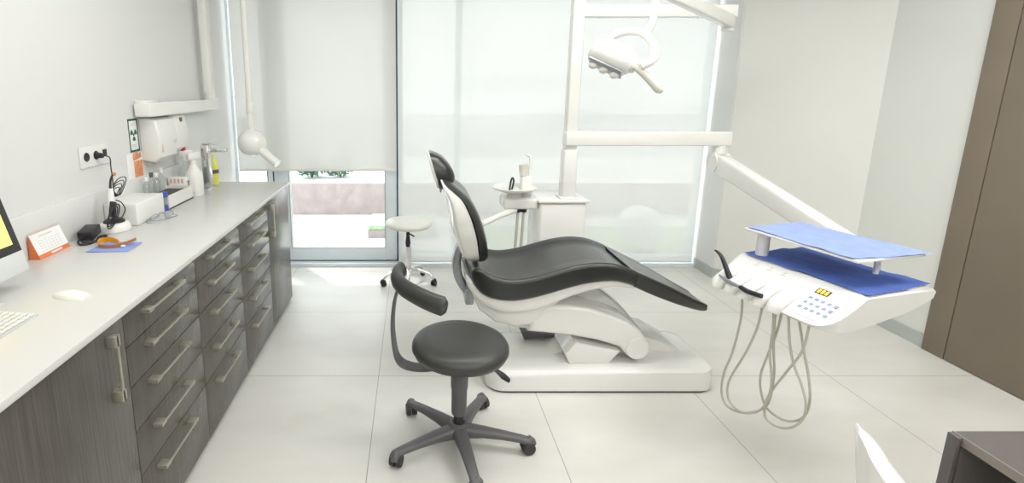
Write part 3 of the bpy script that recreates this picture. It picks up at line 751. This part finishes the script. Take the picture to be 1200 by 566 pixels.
# headrest
hh_ = [(1.012, .118, .128, .158, .06), (1.03, .112, .126, .192, .085), (1.06, .102, .118, .212, .10), (1.10, .090, .106, .205, .105), (1.14, .080, .094, .178, .10), (1.175, .070, .083, .138, .085), (1.192, .066, .077, .098, .06)]
hs = MB(); hpd = MB(); r1 = []; r2 = []
H2 = [spline([(b[i], 0, 0) for b in hh_], 4) for i in range(5)]
for k in range(len(H2[0])):
    z, xa, xb, xf, hw = [H2[i][k][0] for i in range(5)]
    r1.append(dsec(z+.004, xa, xb, hw, pw=.3)+[Vector((xb, YC+hw*(1-2*j/6), z+.004)) for j in range(1, 6)])
    ring = []
    for j in range(21):
        u = -1+2*j/20; e = (1-abs(u)**3)**.5
        ring.append(Vector((xb+.003+(xf-xb-.003)*e-.012*max(0, 1-abs(u)*2)*((xf-xb)/.1), YC+hw*1.04*u, z)))
    for j in range(1, 6): ring.append(Vector((xb+.002, YC+hw*1.04*(1-2*j/6), z)))
    r2.append(ring)
hs.loft(r1); hpd.loft(r2)
hd = build('headrest', hpd, 'vinyl', dc, angle=60)
build('headrest_shell', hs, 'white', hd, angle=60)
build('headrest_bar', MB().box((.134, YC-.03, .99), (.144, YC+.03, 1.05), .002), 'metalg', hd)
# curved link between seat and backrest
lk = MB(); pth = spline([(.262, YC, .74), (.236, YC, .68), (.226, YC, .61), (.238, YC, .54), (.268, YC, .48), (.305, YC, .435)], 5)
rings = []
for i, p in enumerate(pth):
    t_ = (pth[min(i+1, len(pth)-1)]-pth[max(i-1, 0)]).normalized(); n_ = Vector((t_.z, 0, -t_.x))
    wv = .017+.006*math.sin(PI*i/(len(pth)-1))
    rings.append([p+n_*a*wv+Vector((0, b*.045, 0)) for a, b in rrect(2, 2, .5, 3)])
lk.loft(rings); build('backrest_link', lk, 'metalg', dc)
lk2 = MB(); lk2.box((.268, YC-.09, .41), (.312, YC+.09, .50), .01)
build('hinge_block', lk2, 'metalg', dc)
build('pedal', MB().ext([(.60, .175), (.62, .13), (.85, .14), (.845, .15)], YC+.09, YC+.15, .003), 'greyp', dc)

# ------------------------------------------------------------------ dental unit (cabinet, post, beams, cuspidor)
YU = 3.2
du = thing('dental_unit', 'white dental unit cabinet with tall post, crossbeams and spittoon bowl', 'dental unit', (.95, 3.35, 0))
build('unit_cabinet', MB().box((.800, YU, .0), (1.100, YU+.32, .79), .02, 3), 'white', du)
build('cabinet_top', MB().box((.788, YU-.012, .79), (1.112, YU+.33, .812), .008, 3), 'white', du)
post = MB().box((.942, YU+.02, .81), (1.030, YU+.11, 1.125), .012, 3)
build('post', post, 'white', du)
build('upper_post', MB().box((.950, YU+.028, 1.125), (1.022, YU+.102, 2.30), .010, 3), 'white', du)
build('post_collar', MB().box((.930, YU+.01, .81), (1.042, YU+.12, .825), .004), 'white', du)
build('lower_beam', MB().box((.946, YU+.012, 1.150), (1.975, YU+.098, 1.238), .008, 3), 'white', du)
build('beam_drop', MB().cyl((1.925, YU+.055, 1.10), (1.925, YU+.055, 1.152), .040), 'white', du)
build('upper_beam', MB().box((1.02, YU+.028, 1.915), (1.925, YU+.102, 1.985), .006, 3), 'white', du)
# cuspidor
build('cuspidor_arm', MB().box((.575, YU+.02, .742), (.80, YU+.20, .818), .018, 3), 'white', du)
bw = MB(); bw.lathe([(0, 0), (.035, 0), (.045, .012), (.09, .024), (.135, .040), (.142, .052), (.136, .054), (.10, .040), (.04, .028), (0, .026)], (.655, YU+.09, .826), 40)
bowl = build('spittoon_bowl', bw, 'white', du)
build('bowl_foot', MB().cyl((.655, YU+.09, .815), (.655, YU+.09, .84), .05), 'whitem', du)
build('bowl_rinser', MB().tube([(.625, YU+.10, .855), (.632, YU+.10, .915), (.641, YU+.10, .935), (.650, YU+.10, .915), (.640, YU+.10, .86)], .006, 8, smooth=4), 'black', bowl)
build('cup_filler', MB().box((.70, YU+.10, .815), (.775, YU+.17, .945), .014, 3), 'white', du)
build('filler_pipe', MB().tube([(.755, YU+.13, .94), (.757, YU+.13, 1.06), (.745, YU+.13, 1.075), (.728, YU+.13, 1.082)], .007, 10, smooth=3), 'white', du)
cup = MB(); cup.lathe([(0, 0), (.024, 0), (.031, .07), (.0295, .07), (.023, .003), (0, .003)], (.715, YU+.125, .9455), 24)
tag(build('drinking_cup', cup, 'cream', loc=(.715, YU+.125, .9455)), 'small cream drinking cup standing beside the spittoon bowl', 'cup')
asst = du
build('holder_arm', MB().tube([(.66, YU+.06, .735), (.56, YU+.0, .715), (.47, YU-.06, .69), (.41, YU-.1, .675)], [.028, .022, .022, .022], 14, smooth=4, flat=.8), 'white', asst)
build('holder_head', MB().box((.30, YU-.16, .655), (.43, YU-.06, .72), .02, 3), 'white', asst)
build('holder_knob', MB().cyl((.33, YU-.18, .70), (.33, YU-.11, .72), .028, .022), 'metalg', asst)
build('holder_tip', MB().box((.37, YU-.17, .625), (.43, YU-.11, .665), .01, 2), 'cream', asst)
for x in (.675, .712):
    t = build('suction_hose', MB().tube([(x, YU+.05, .73), (x-.004, YU+.05, .60), (x-.008, YU+.05, .40), (x+.03, YU+.09, .22), (x+.14, YU+.16, .20)], .0095, 10, smooth=5), 'hose', du)
    build('hose_collar', MB().cyl((x, YU+.05, .722), (x, YU+.05, .742), .018, .020), 'black', t)

# ------------------------------------------------------------------ delivery unit
O = (1.435, 2.148, .80); RZ = math.atan2(-.967, .254)
DM = Matrix.Translation(O) @ Matrix.Rotation(RZ, 4, 'Z')
dl = thing('delivery_unit', 'white instrument delivery unit with two tray levels, keypad and hanging hoses', 'delivery unit', O, RZ)
def dbuild(name, mb, m, par=None, **k): return build(name, mb, m, par or dl, world=False, **k)
bod = MB()
# profile in (w,z): swept along l with end stations to round the ends
P0 = [(-.156, -.112), (-.162, -.106), (-.158, -.0985), (-.079, -.0495), (.0, 0), (.325, 0), (.333, -.006), (.325, -.030), (.22, -.075), (.05, -.105), (-.10, -.118), (-.15, -.118)]
st = [(-.032, .62, -.012), (-.028, .78, -.006), (-.012, .93, 0), (.01, 1, 0), (.25, 1, 0), (.445, 1, 0), (.470, .985, 0), (.484, .955, 0), (.491, .90, -.003), (.493, .86, -.006)]
st = st[:5]+[(.425, 1, 0), (.445, 1, 0), (.462, 1, 0), (.475, .995, 0), (.484, .99, -.001), (.490, .985, -.003), (.493, .98, -.005)]
def frontcut(i, wv, z, l):       # rounded lower corners of the sloping panel
    t_ = max(0, (l-.425)/.068)
    f_ = 1-.42*(1-math.sqrt(max(0, 1-t_*t_)))
    if i < 4: return wv*f_, -.004+(z+.004)*(f_ if i else min(1, f_*1.0+.0))
    return wv*(f_ if wv < -.09 else 1), z
rr_ = []
for l, k_, dz in st:
    ring = []
    for i_, (wv, z) in enumerate(P0):
        w2_, z2_ = frontcut(i_, wv, z, l)
        ring.append(Vector((l, w2_*k_+.02*(1-k_), z2_+dz*(1 if z > -.05 else 0))))
    rr_.append(ring)
bod.loft(rr_)
dbuild('tray_body', bod, 'white')
# lower and upper tray surfaces
dbuild('lower_tray', MB().box((.004, .004, -.001), (.470, .322, .0035), .001), 'whitem')
up = MB(); up.box((-.012, -.010, .108), (.450, .315, .119), .005)
dbuild('upper_tray', up, 'white')
dbuild('tray_post', MB().tube([(.035, .05, 0), (.035, .05, .108)], .024, 16, flat=1.0), 'whitem')
dbuild('tray_post', MB().tube([(.33, .27, 0), (.33, .27, .108)], .010, 16, flat=1.0), 'whitem')
# holder scallops along the front
sl = Vector((0, .158, .100)).normalized()
def onface(l, u, off=0):   # u 0 at lower front edge, 1 at top of the slope
    p = Vector((l, -.158+.158*u, -.098+.098*u)); n = Vector((0, -sl.z, sl.y)); return p+n*off
for k, l in enumerate((.045, .11, .175, .24, .30)):
    hb = MB()
    hb.tube([onface(l, .48, -.004), onface(l, .30, .010), onface(l, .02, .010), onface(l, -.14, -.006)], [.017, .025, .028, .022], 18, smooth=4)
    dbuild('instrument_holder', hb, 'whitem')
kp = MB(); dsp = MB(); fr_ = MB()
def plate(mb, l0, l1, u0, u1, off):
    a = [onface(l0, u0, 0), onface(l1, u0, 0), onface(l1, u1, 0), onface(l0, u1, 0)]
    b = [onface(l0, u0, off), onface(l1, u0, off), onface(l1, u1, off), onface(l0, u1, off)]
    mb.loft([a, b])
cp = MB(); plate(cp, .335, .446, .06, .90, .0015)
panel = dbuild('control_panel', cp, 'paper')
for r in range(3):
    for c in range(5):
        l = .352+c*.0225; u = .50-r*.145
        b_ = MB(); plate(b_, l, l+.012, u, u+.062, .003); dbuild('button', b_, 'button', panel)
plate(dsp, .350, .397, .68, .82, .003); dbuild('display', dsp, 'black', panel)
dg = MB()
for k in range(3): plate(dg, .355+k*.014, .364+k*.014, .70, .80, .0036)
dbuild('display_digits', dg, 'display', panel)
icn = MB()
for l in (.075, .135, .195):
    plate(icn, l, l+.018, .80, .83, .001); plate(icn, l+.004, l+.018, .87, .90, .001)
dbuild('icons', icn, 'ink')
# hoses
HO = {
 1: [(.110, -.14, -.09), (.125, -.13, -.114), (.137, -.13, -.216), (.119, -.13, -.382), (.093, -.13, -.485), (.092, -.13, -.576), (.12, -.13, -.623), (.182, -.13, -.619), (.241, -.13, -.582), (.294, -.13, -.525), (.31, -.13, -.465), (.309, -.13, -.362), (.29, -.13, -.258), (.275, -.13, -.10)],
 2: [(.238, -.15, -.09), (.232, -.15, -.204), (.197, -.15, -.338), (.141, -.15, -.492), (.143, -.15, -.567), (.177, -.15, -.595), (.229, -.15, -.589), (.285, -.15, -.544), (.316, -.15, -.476), (.319, -.15, -.387), (.296, -.15, -.287), (.294, -.15, -.187), (.283, -.15, -.10)],
 3: [(.296, -.12, -.10), (.288, -.12, -.205), (.265, -.12, -.319), (.249, -.12, -.409), (.259, -.12, -.475), (.291, -.12, -.527), (.345, -.12, -.538), (.397, -.12, -.518), (.437, -.12, -.47), (.447, -.12, -.403), (.432, -.12, -.325), (.4, -.12, -.236), (.353, -.12, -.10)],
 4: [(.416, -.14, -.10), (.408, -.14, -.218), (.363, -.14, -.33), (.314, -.14, -.449), (.301, -.14, -.516), (.314, -.14, -.561), (.366, -.14, -.561), (.415, -.14, -.527), (.448, -.14, -.47), (.45, -.14, -.409), (.424, -.14, -.349), (.383, -.14, -.286), (.354, -.14, -.203), (.334, -.14, -.10)]}
for k in HO: dbuild('instrument_hose', MB().tube(HO[k], .0043, 10, smooth=5), 'hose')
# arm from beam end (world coordinates)
ar = MB(); A0 = Vector((1.925, YU+.045, 1.045)); A1 = Vector((1.925, 2.10, .80))
pa = [A0, Vector((1.925, YU-.02, 1.055)), A1]
d_ = (A1-A0).normalized(); s_ = Vector((1, 0, 0)); n_ = s_.cross(d_).normalized()
if n_.z < 0: n_ = -n_
rings = []
for p, hw, hh in ((A0-d_*.04, .030, .030), (A0, .040, .055), (A0+d_*.08, .040, .058), (A1-d_*.1, .034, .046), (A1, .030, .036)):
    rings.append([p+s_*a*hw+n_*b*hh for a, b in rrect(2, 2, .35, 3)])
ar.loft(rings); build('spring_arm', ar, 'white', dl)
build('arm_cap', MB().cyl((1.878, YU+.045, 1.045), (1.972, YU+.045, 1.045), .058, seg=28), 'white', dl)
build('arm_pivot', MB().cyl((1.925, 2.09, .70), (1.925, 2.09, .83), .04), 'white', dl)
build('tray_mount', MB().tube([(1.925, 2.09, .73), (1.85, 2.07, .73), (1.72, 2.03, .74)], .03, 14), 'white', dl)

def liner(name, q, z, m, label, seed, amp=.006):
    mb = MB(); n = 40; vs = []
    Q = [Vector(a) for a in q]
    for j in range(n+1):
        row = []
        for i in range(n+1):
            u = i/n; v = j/n
            a = Q[0].lerp(Q[1], u); b = Q[3].lerp(Q[2], u); p = a.lerp(b, v)
            e = min(u, 1-u, v, 1-v)
            hgt = .0015+amp*.5*abs(noise.noise(Vector((p.x*7+seed, p.y*7, 0))))
            fold = max(0, 1-abs(((u*3) % 1)-.5)*22)*.0022+max(0, 1-abs(((v*3) % 1)-.5)*22)*.0022
            edge = (max(0, .06-e)/.06)*amp*(noise.noise(Vector((p.x*14+seed, p.y*14, 3)))+.35)
            jit = .006*noise.noise(Vector((p.x*9+seed, p.y*9, 5))) if e < .001 else 0
            row.append(mb.bm.verts.new((p.x+jit, p.y+jit, z+max(.0006, hgt+fold+max(0, edge)))))
        vs.append(row)
    for j in range(n):
        for i in range(n): mb.bm.faces.new((vs[j][i], vs[j][i+1], vs[j+1][i+1], vs[j+1][i]))
    mb.xf(DM)
    c = DM @ Vector((.23, .16, z))
    o = tag(build(name, mb, m, loc=tuple(c), angle=180), label, 'tray liner')
    return o
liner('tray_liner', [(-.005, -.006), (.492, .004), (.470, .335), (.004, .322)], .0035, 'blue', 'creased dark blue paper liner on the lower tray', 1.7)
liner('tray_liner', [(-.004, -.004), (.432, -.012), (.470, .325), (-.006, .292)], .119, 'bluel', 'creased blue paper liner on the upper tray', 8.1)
# instruments resting in the holders
sy = MB().tube([(-.012, -.150, .026), (.000, -.150, .025), (.028, -.150, .008), (.070, -.152, -.048), (.082, -.152, -.066)], [.003, .005, .008, .011, .011], 12, smooth=4).xf(DM)
c = DM @ Vector((.03, -.15, -.05)); tag(build('air_syringe', sy, 'black', loc=tuple(c)), 'bent black air syringe at the left end of the delivery unit', 'dental instrument')
hp2 = thing('dental_handpiece', 'steel handpiece with dark blue grip resting across the holders', 'dental instrument', tuple(DM @ Vector((.16, -.17, -.07))), RZ)
def hbuild(name, mb, m): return build(name, mb.xf(DM), m, hp2)
hbuild('handpiece_shaft', MB().tube([(.050, -.176, -.058), (.10, -.184, -.066), (.17, -.190, -.066)], [.003, .009, .007], 12, smooth=4), 'metalg')
hbuild('handpiece_grip', MB().tube([(.168, -.190, -.066), (.21, -.192, -.070), (.262, -.188, -.066)], [.009, .010, .009], 12, smooth=3), 'bluegrip' if 'bluegrip' in M else 'black')

# ------------------------------------------------------------------ examination lamp
el = thing('examination_lamp', 'white examination lamp head with curved yoke and handle on a spring arm', 'lamp', (1.85, 3.1, 1.84))
B0 = Vector((1.865, 3.20, 1.885)); B1 = Vector((1.125, 2.515, 1.945))
dd = (B1-B0).normalized(); ss = Vector((0, 0, 1)).cross(dd).normalized(); nn = dd.cross(ss).normalized()
la = MB(); la.loft([[p+ss*a*hw+nn*b*hh for a, b in rrect(2, 2, .3, 3)] for p, hw, hh in ((B0, .026, .034), (B0+dd*.1, .028, .036), (B1-dd*.05, .020, .026), (B1, .020, .022))])
build('lamp_arm', la, 'white', el)
build('arm_joint', MB().cyl((1.865, YU+.02, 1.835), (1.865, YU+.02, 1.92), .036), 'white', el)
build('lamp_rod', MB().tube([(1.108, 2.50, 1.98), (1.104, 2.50, 1.85), (1.100, 2.50, 1.80), (1.085, 2.50, 1.765), (1.072, 2.50, 1.742)], .017, 14, smooth=4), 'white', el)
AX = Vector((.78, -.42, -.42)).normalized()
NL = Vector((-.50, -.10, -.80)); NL = (NL-AX*NL.dot(AX)).normalized()      # the way the light points
TX = AX.cross(NL).normalized()
HC_ = Vector((.925, 2.50, 1.640))
hmx = Matrix((( TX.x, AX.x, -NL.x, HC_.x), (TX.y, AX.y, -NL.y, HC_.y), (TX.z, AX.z, -NL.z, HC_.z), (0, 0, 0, 1)))
build('yoke', MB().tube([(.905, 2.585, 1.700), (.950, 2.60, 1.742), (1.00, 2.58, 1.764), (1.045, 2.53, 1.762), (1.078, 2.50, 1.742), (1.100, 2.47, 1.70), (1.095, 2.43, 1.655), (1.065, 2.40, 1.62), (1.02, 2.40, 1.60)], .0185, 16, smooth=5), 'white', el)
hb = MB(); rings = []
for l, s1, s2 in ((-.100, .70, .70), (-.094, .90, .88), (-.075, .98, .98), (0, 1.0, 1), (.06, 1, .98), (.082, .9, .88), (.094, .68, .68), (.098, .4, .4)):
    rings.append([hmx @ Vector((a*s1, l, b*s2)) for a, b in [(a_*(1-.12*max(0, b_/.065)), b_+.012) for a_, b_ in rrect(.140, .128, .056, 8)]])
hb.loft(rings)
build('lamp_head', hb, 'white', el, angle=50)
lz = MB().box((-.048, -.084, -.057), (.048, .080, -.048), .004, mtx=hmx)
lens = build('lens_panel', lz, 'metalg', el)
for k in range(3): build('led_lens', MB().sph(hmx @ Vector((0, -.055+.053*k, -.064)), .023, (1, 1, .8), 16, 10), 'whitem', lens)
build('handle_hub', MB().cyl(hmx @ Vector((0, .085, .01)), hmx @ Vector((0, .118, .01)), .044, .030, 24), 'white', el)
build('lamp_handle', MB().tube([(1.000, 2.42, 1.600), (1.050, 2.41, 1.560), (1.110, 2.40, 1.500), (1.118, 2.40, 1.492)], [.014, .017, .021, .014], 16, smooth=3), 'cream', el)

# ------------------------------------------------------------------ black stool
def caster(x, y, r, m_h, m_w, par, ang, top):
    c = build('caster', MB().cyl((x, y, r*1.5), (x, y, top), r*.35, seg=12).tube([(x+.9*r*math.cos(ang), y+.9*r*math.sin(ang), r*1.25), (x+.3*r*math.cos(ang), y+.3*r*math.sin(ang), r*2.0), (x-.7*r*math.cos(ang), y-.7*r*math.sin(ang), r*1.6)], [r*.5, r*.75, r*.4], 10, smooth=3), m_h, par)
    ax = Vector((-math.sin(ang), math.cos(ang), 0)); o_ = Vector((x, y, r))
    for sgn in (-1, 1):
        build('wheel', MB().cyl(o_+ax*sgn*.004, o_+ax*sgn*r*.85, r, r*.93, 24), m_w, c)
sc = Vector((.195, 1.975, 0))
bst = thing('saddle_stool', 'charcoal round stool with curved armrest on a grey five-star base', 'stool', tuple(sc))
build('seat', MB().lathe([(0, .415), (.12, .412), (.165, .418), (.190, .432), (.200, .452), (.199, .468), (.190, .484), (.170, .496), (.13, .500), (.06, .4975), (0, .497)], (sc.x, sc.y, 0), 56), 'vinylg', bst, angle=60)
build('gas_column', MB().lathe([(0, .150), (.030, .150), (.032, .16), (.0335, .27), (.036, .275), (.038, .41), (0, .412)], (sc.x, sc.y, 0), 28), 'greyp', bst)
build('gas_piston', MB().lathe([(0, .08), (.026, .085), (.027, .115), (.022, .118), (.021, .16), (0, .16)], (sc.x, sc.y, 0), 24), 'black', bst)
for k in range(5):
    a = math.radians(206+72*k); d0 = Vector((math.cos(a), math.sin(a), 0)); s0 = Vector((-d0.y, d0.x, 0)); rings = []
    for r, zt, th, hw in ((.0, .100, .055, .034), (.04, .100, .055, .031), (.11, .094, .040, .027), (.19, .084, .030, .023), (.262, .075, .027, .020), (.298, .069, .032, .020), (.312, .060, .028, .015)):
        rings.append([sc+d0*r+s0*a_*hw+Vector((0, 0, zt-th/2+b_*th)) for a_, b_ in [(q[0], q[1]/2) for q in rrect(2, 2, .7, 3)]])
    build('base_leg', MB().loft(rings), 'greyp', bst)
    p = sc+d0*.292
    caster(p.x, p.y, .028, 'greyp', 'rubber', bst, a+[.8, 2.2, .4, 1.0, -.6][k], .052)
build('base_hub', MB().lathe([(0, .045), (.04, .045), (.046, .07), (.040, .104), (.028, .112), (0, .112)], (sc.x, sc.y, 0), 28), 'greyp', bst)
# armrest
pad = spline([(-.045, 2.185, .718), (-.066, 2.13, .718), (-.066, 2.06, .716), (-.036, 1.985, .712), (.02, 1.915, .705), (.075, 1.87, .697), (.128, 1.845, .688)], 6)
rings = []
for i, p in enumerate(pad):
    t_ = (pad[min(i+1, len(pad)-1)]-pad[max(i-1, 0)]).normalized(); n_ = t_.cross(Vector((0, 0, 1))).normalized(); u_ = n_.cross(t_)
    f_ = min(1, .55+.45*min(i, len(pad)-1-i)/2.)
    rings.append([p+n_*math.cos(2*PI*k/20)*.026*f_+u_*math.sin(2*PI*k/20)*.040*f_ for k in range(20)])
build('armrest_pad', MB().loft(rings), 'vinylg', bst, angle=60)
bar = spline([(-.058, 2.075, .69), (-.078, 2.06, .62), (-.086, 2.05, .52), (-.078, 2.045, .42), (-.062, 2.035, .37), (-.025, 2.02, .348), (.05, 2.0, .348), (.15, 1.985, .372), (.19, 1.98, .40)], 6)
rings = []
for i, p in enumerate(bar):
    t_ = (bar[min(i+1, len(bar)-1)]-bar[max(i-1, 0)]).normalized(); s_ = Vector((.25, .97, 0)); s_ = (s_-t_*s_.dot(t_)).normalized(); n_ = t_.cross(s_)
    rings.append([p+s_*a_*(.020+.014*min(1, i/30))+n_*b_*.005 for a_, b_ in rrect(2, 2, .6, 2)])
build('armrest_bar', MB().loft(rings), 'greyp', bst)
build('height_lever', MB().tube([(.25, 1.96, .40), (.33, 1.945, .375), (.37, 1.94, .345), (.395, 1.94, .325)], [.007, .010, .019, .014], 12, smooth=3, flat=.6), 'black', bst)

# ------------------------------------------------------------------ white stool
wc = Vector((-.035, 3.86, 0))
ws = thing('wheeled_stool', 'small round white stool with chrome five-star base by the window', 'stool', tuple(wc))
build('seat', MB().lathe([(0, .455), (.12, .455), (.165, .462), (.178, .478), (.176, .494), (.160, .506), (.10, .512), (0, .512)], (wc.x, wc.y, 0), 44), 'vinylw', ws, angle=60)
build('gas_column', MB().lathe([(0, .06), (.022, .06), (.022, .30), (.012, .302), (.012, .45), (0, .45)], (wc.x, wc.y, 0), 20), 'chrome', ws)
build('column_sleeve', MB().lathe([(0, .30), (.016, .30), (.021, .33), (.014, .38), (.014, .455), (0, .456)], (wc.x-.004, wc.y-.004, 0), 18), 'black', ws)
build('height_lever', MB().tube([(wc.x+.01, wc.y, .40), (wc.x+.045, wc.y-.02, .385)], .006, 8), 'black', ws)
for k in range(5):
    a = math.radians(200+72*k); d0 = Vector((math.cos(a), math.sin(a), 0)); p = wc+d0*.205
    build('base_leg', MB().tube([wc+Vector((0, 0, .11)), wc+d0*.08+Vector((0, 0, .115)), wc+d0*.16+Vector((0, 0, .095)), wc+d0*.205+Vector((0, 0, .055))], [.018, .015, .012, .010], 12, smooth=4), 'chrome', ws)
    caster(p.x, p.y, .022, 'black', 'black', ws, a+.7*k, .06)

# ------------------------------------------------------------------ desk and shell chair at lower right
dk = thing('side_desk', 'dark taupe desk with open shelf side at lower right corner', 'desk', (1.6, .75, 0))
DX, DY, DZ = 1.235, 1.052, .74
build('desk_top', MB().box((DX, -.2, DZ-.022), (DX+.70, DY-.001, DZ), .0015), 'desk', dk)
build('top_edge', MB().box((DX-.004, -.2, DZ-.022), (DX, DY, DZ), .0008), 'deskedge', dk)
build('end_panel', MB().box((DX+.001, DY-.024, 0), (DX+.69, DY-.001, DZ-.0225), .001).box((DX-.014, DY-.024, 0), (DX-.0045, DY, DZ-.002), .001), 'desk', dk)
build('end_panel', MB().box((DX-.012, -.2, 0), (DX+.69, -.175, DZ-.023), .001), 'desk', dk)
build('back_panel', MB().box((DX+.30, -.175, 0), (DX+.32, DY-.028, DZ-.023)), 'deskin', dk)
build('shelf', MB().box((DX+.01, -.175, .36), (DX+.30, DY-.028, .38)), 'deskin', dk)

ch = thing('shell_chair', 'white moulded shell chair seen edge-on beside the dark desk', 'chair', (1.10, .78, 0))
Lp = spline([(.950, .995, .795), (.914, .929, .80), (.882, .868, .80), (.858, .80, .80), (.846, .70, .80), (.852, .60, .80), (.895, .50, .80), (.948, .44, .795)], 5)
Rp = spline([(.962, .997, .795), (.946, .937, .80), (.916, .868, .80), (.898, .80, .80), (.888, .70, .80), (.892, .60, .80), (.925, .51, .80), (.958, .445, .795)], 5)
cen = Vector((1.12, .72, 0)); rings = []
for l_, r_ in zip(Lp, Rp):
    d_ = (r_-cen); d_.z = 0
    def inn(p, k, z): return Vector((cen.x+(p.x-cen.x)*k, cen.y+(p.y-cen.y)*k, z))
    rings.append([l_, l_.lerp(r_, .5)+Vector((0, 0, .006)), r_, inn(r_, .84, .745), inn(r_, .78, .60), inn(r_, .72, .48), inn(r_, .55, .44),
                  inn(l_, .60, .425), inn(l_, .80, .46), inn(l_, .90, .60), inn(l_, .97, .74)])
build('chair_shell', MB().loft(rings), 'white', ch, angle=60)
build('chair_seat', MB().lathe([(0, .425), (.16, .43), (.22, .442), (.20, .455), (0, .448)], (1.10, .72, 0), 40), 'white', ch)
for sx, sy in ((1, 1), (1, -1), (-1, 1), (-1, -1)):
    build('leg', MB().tube([(1.08+.08*sx, .72+.08*sy, .43), (1.08+.18*sx, .72+.18*sy, 0.0)], [.014, .010], 12), 'chrome', ch)
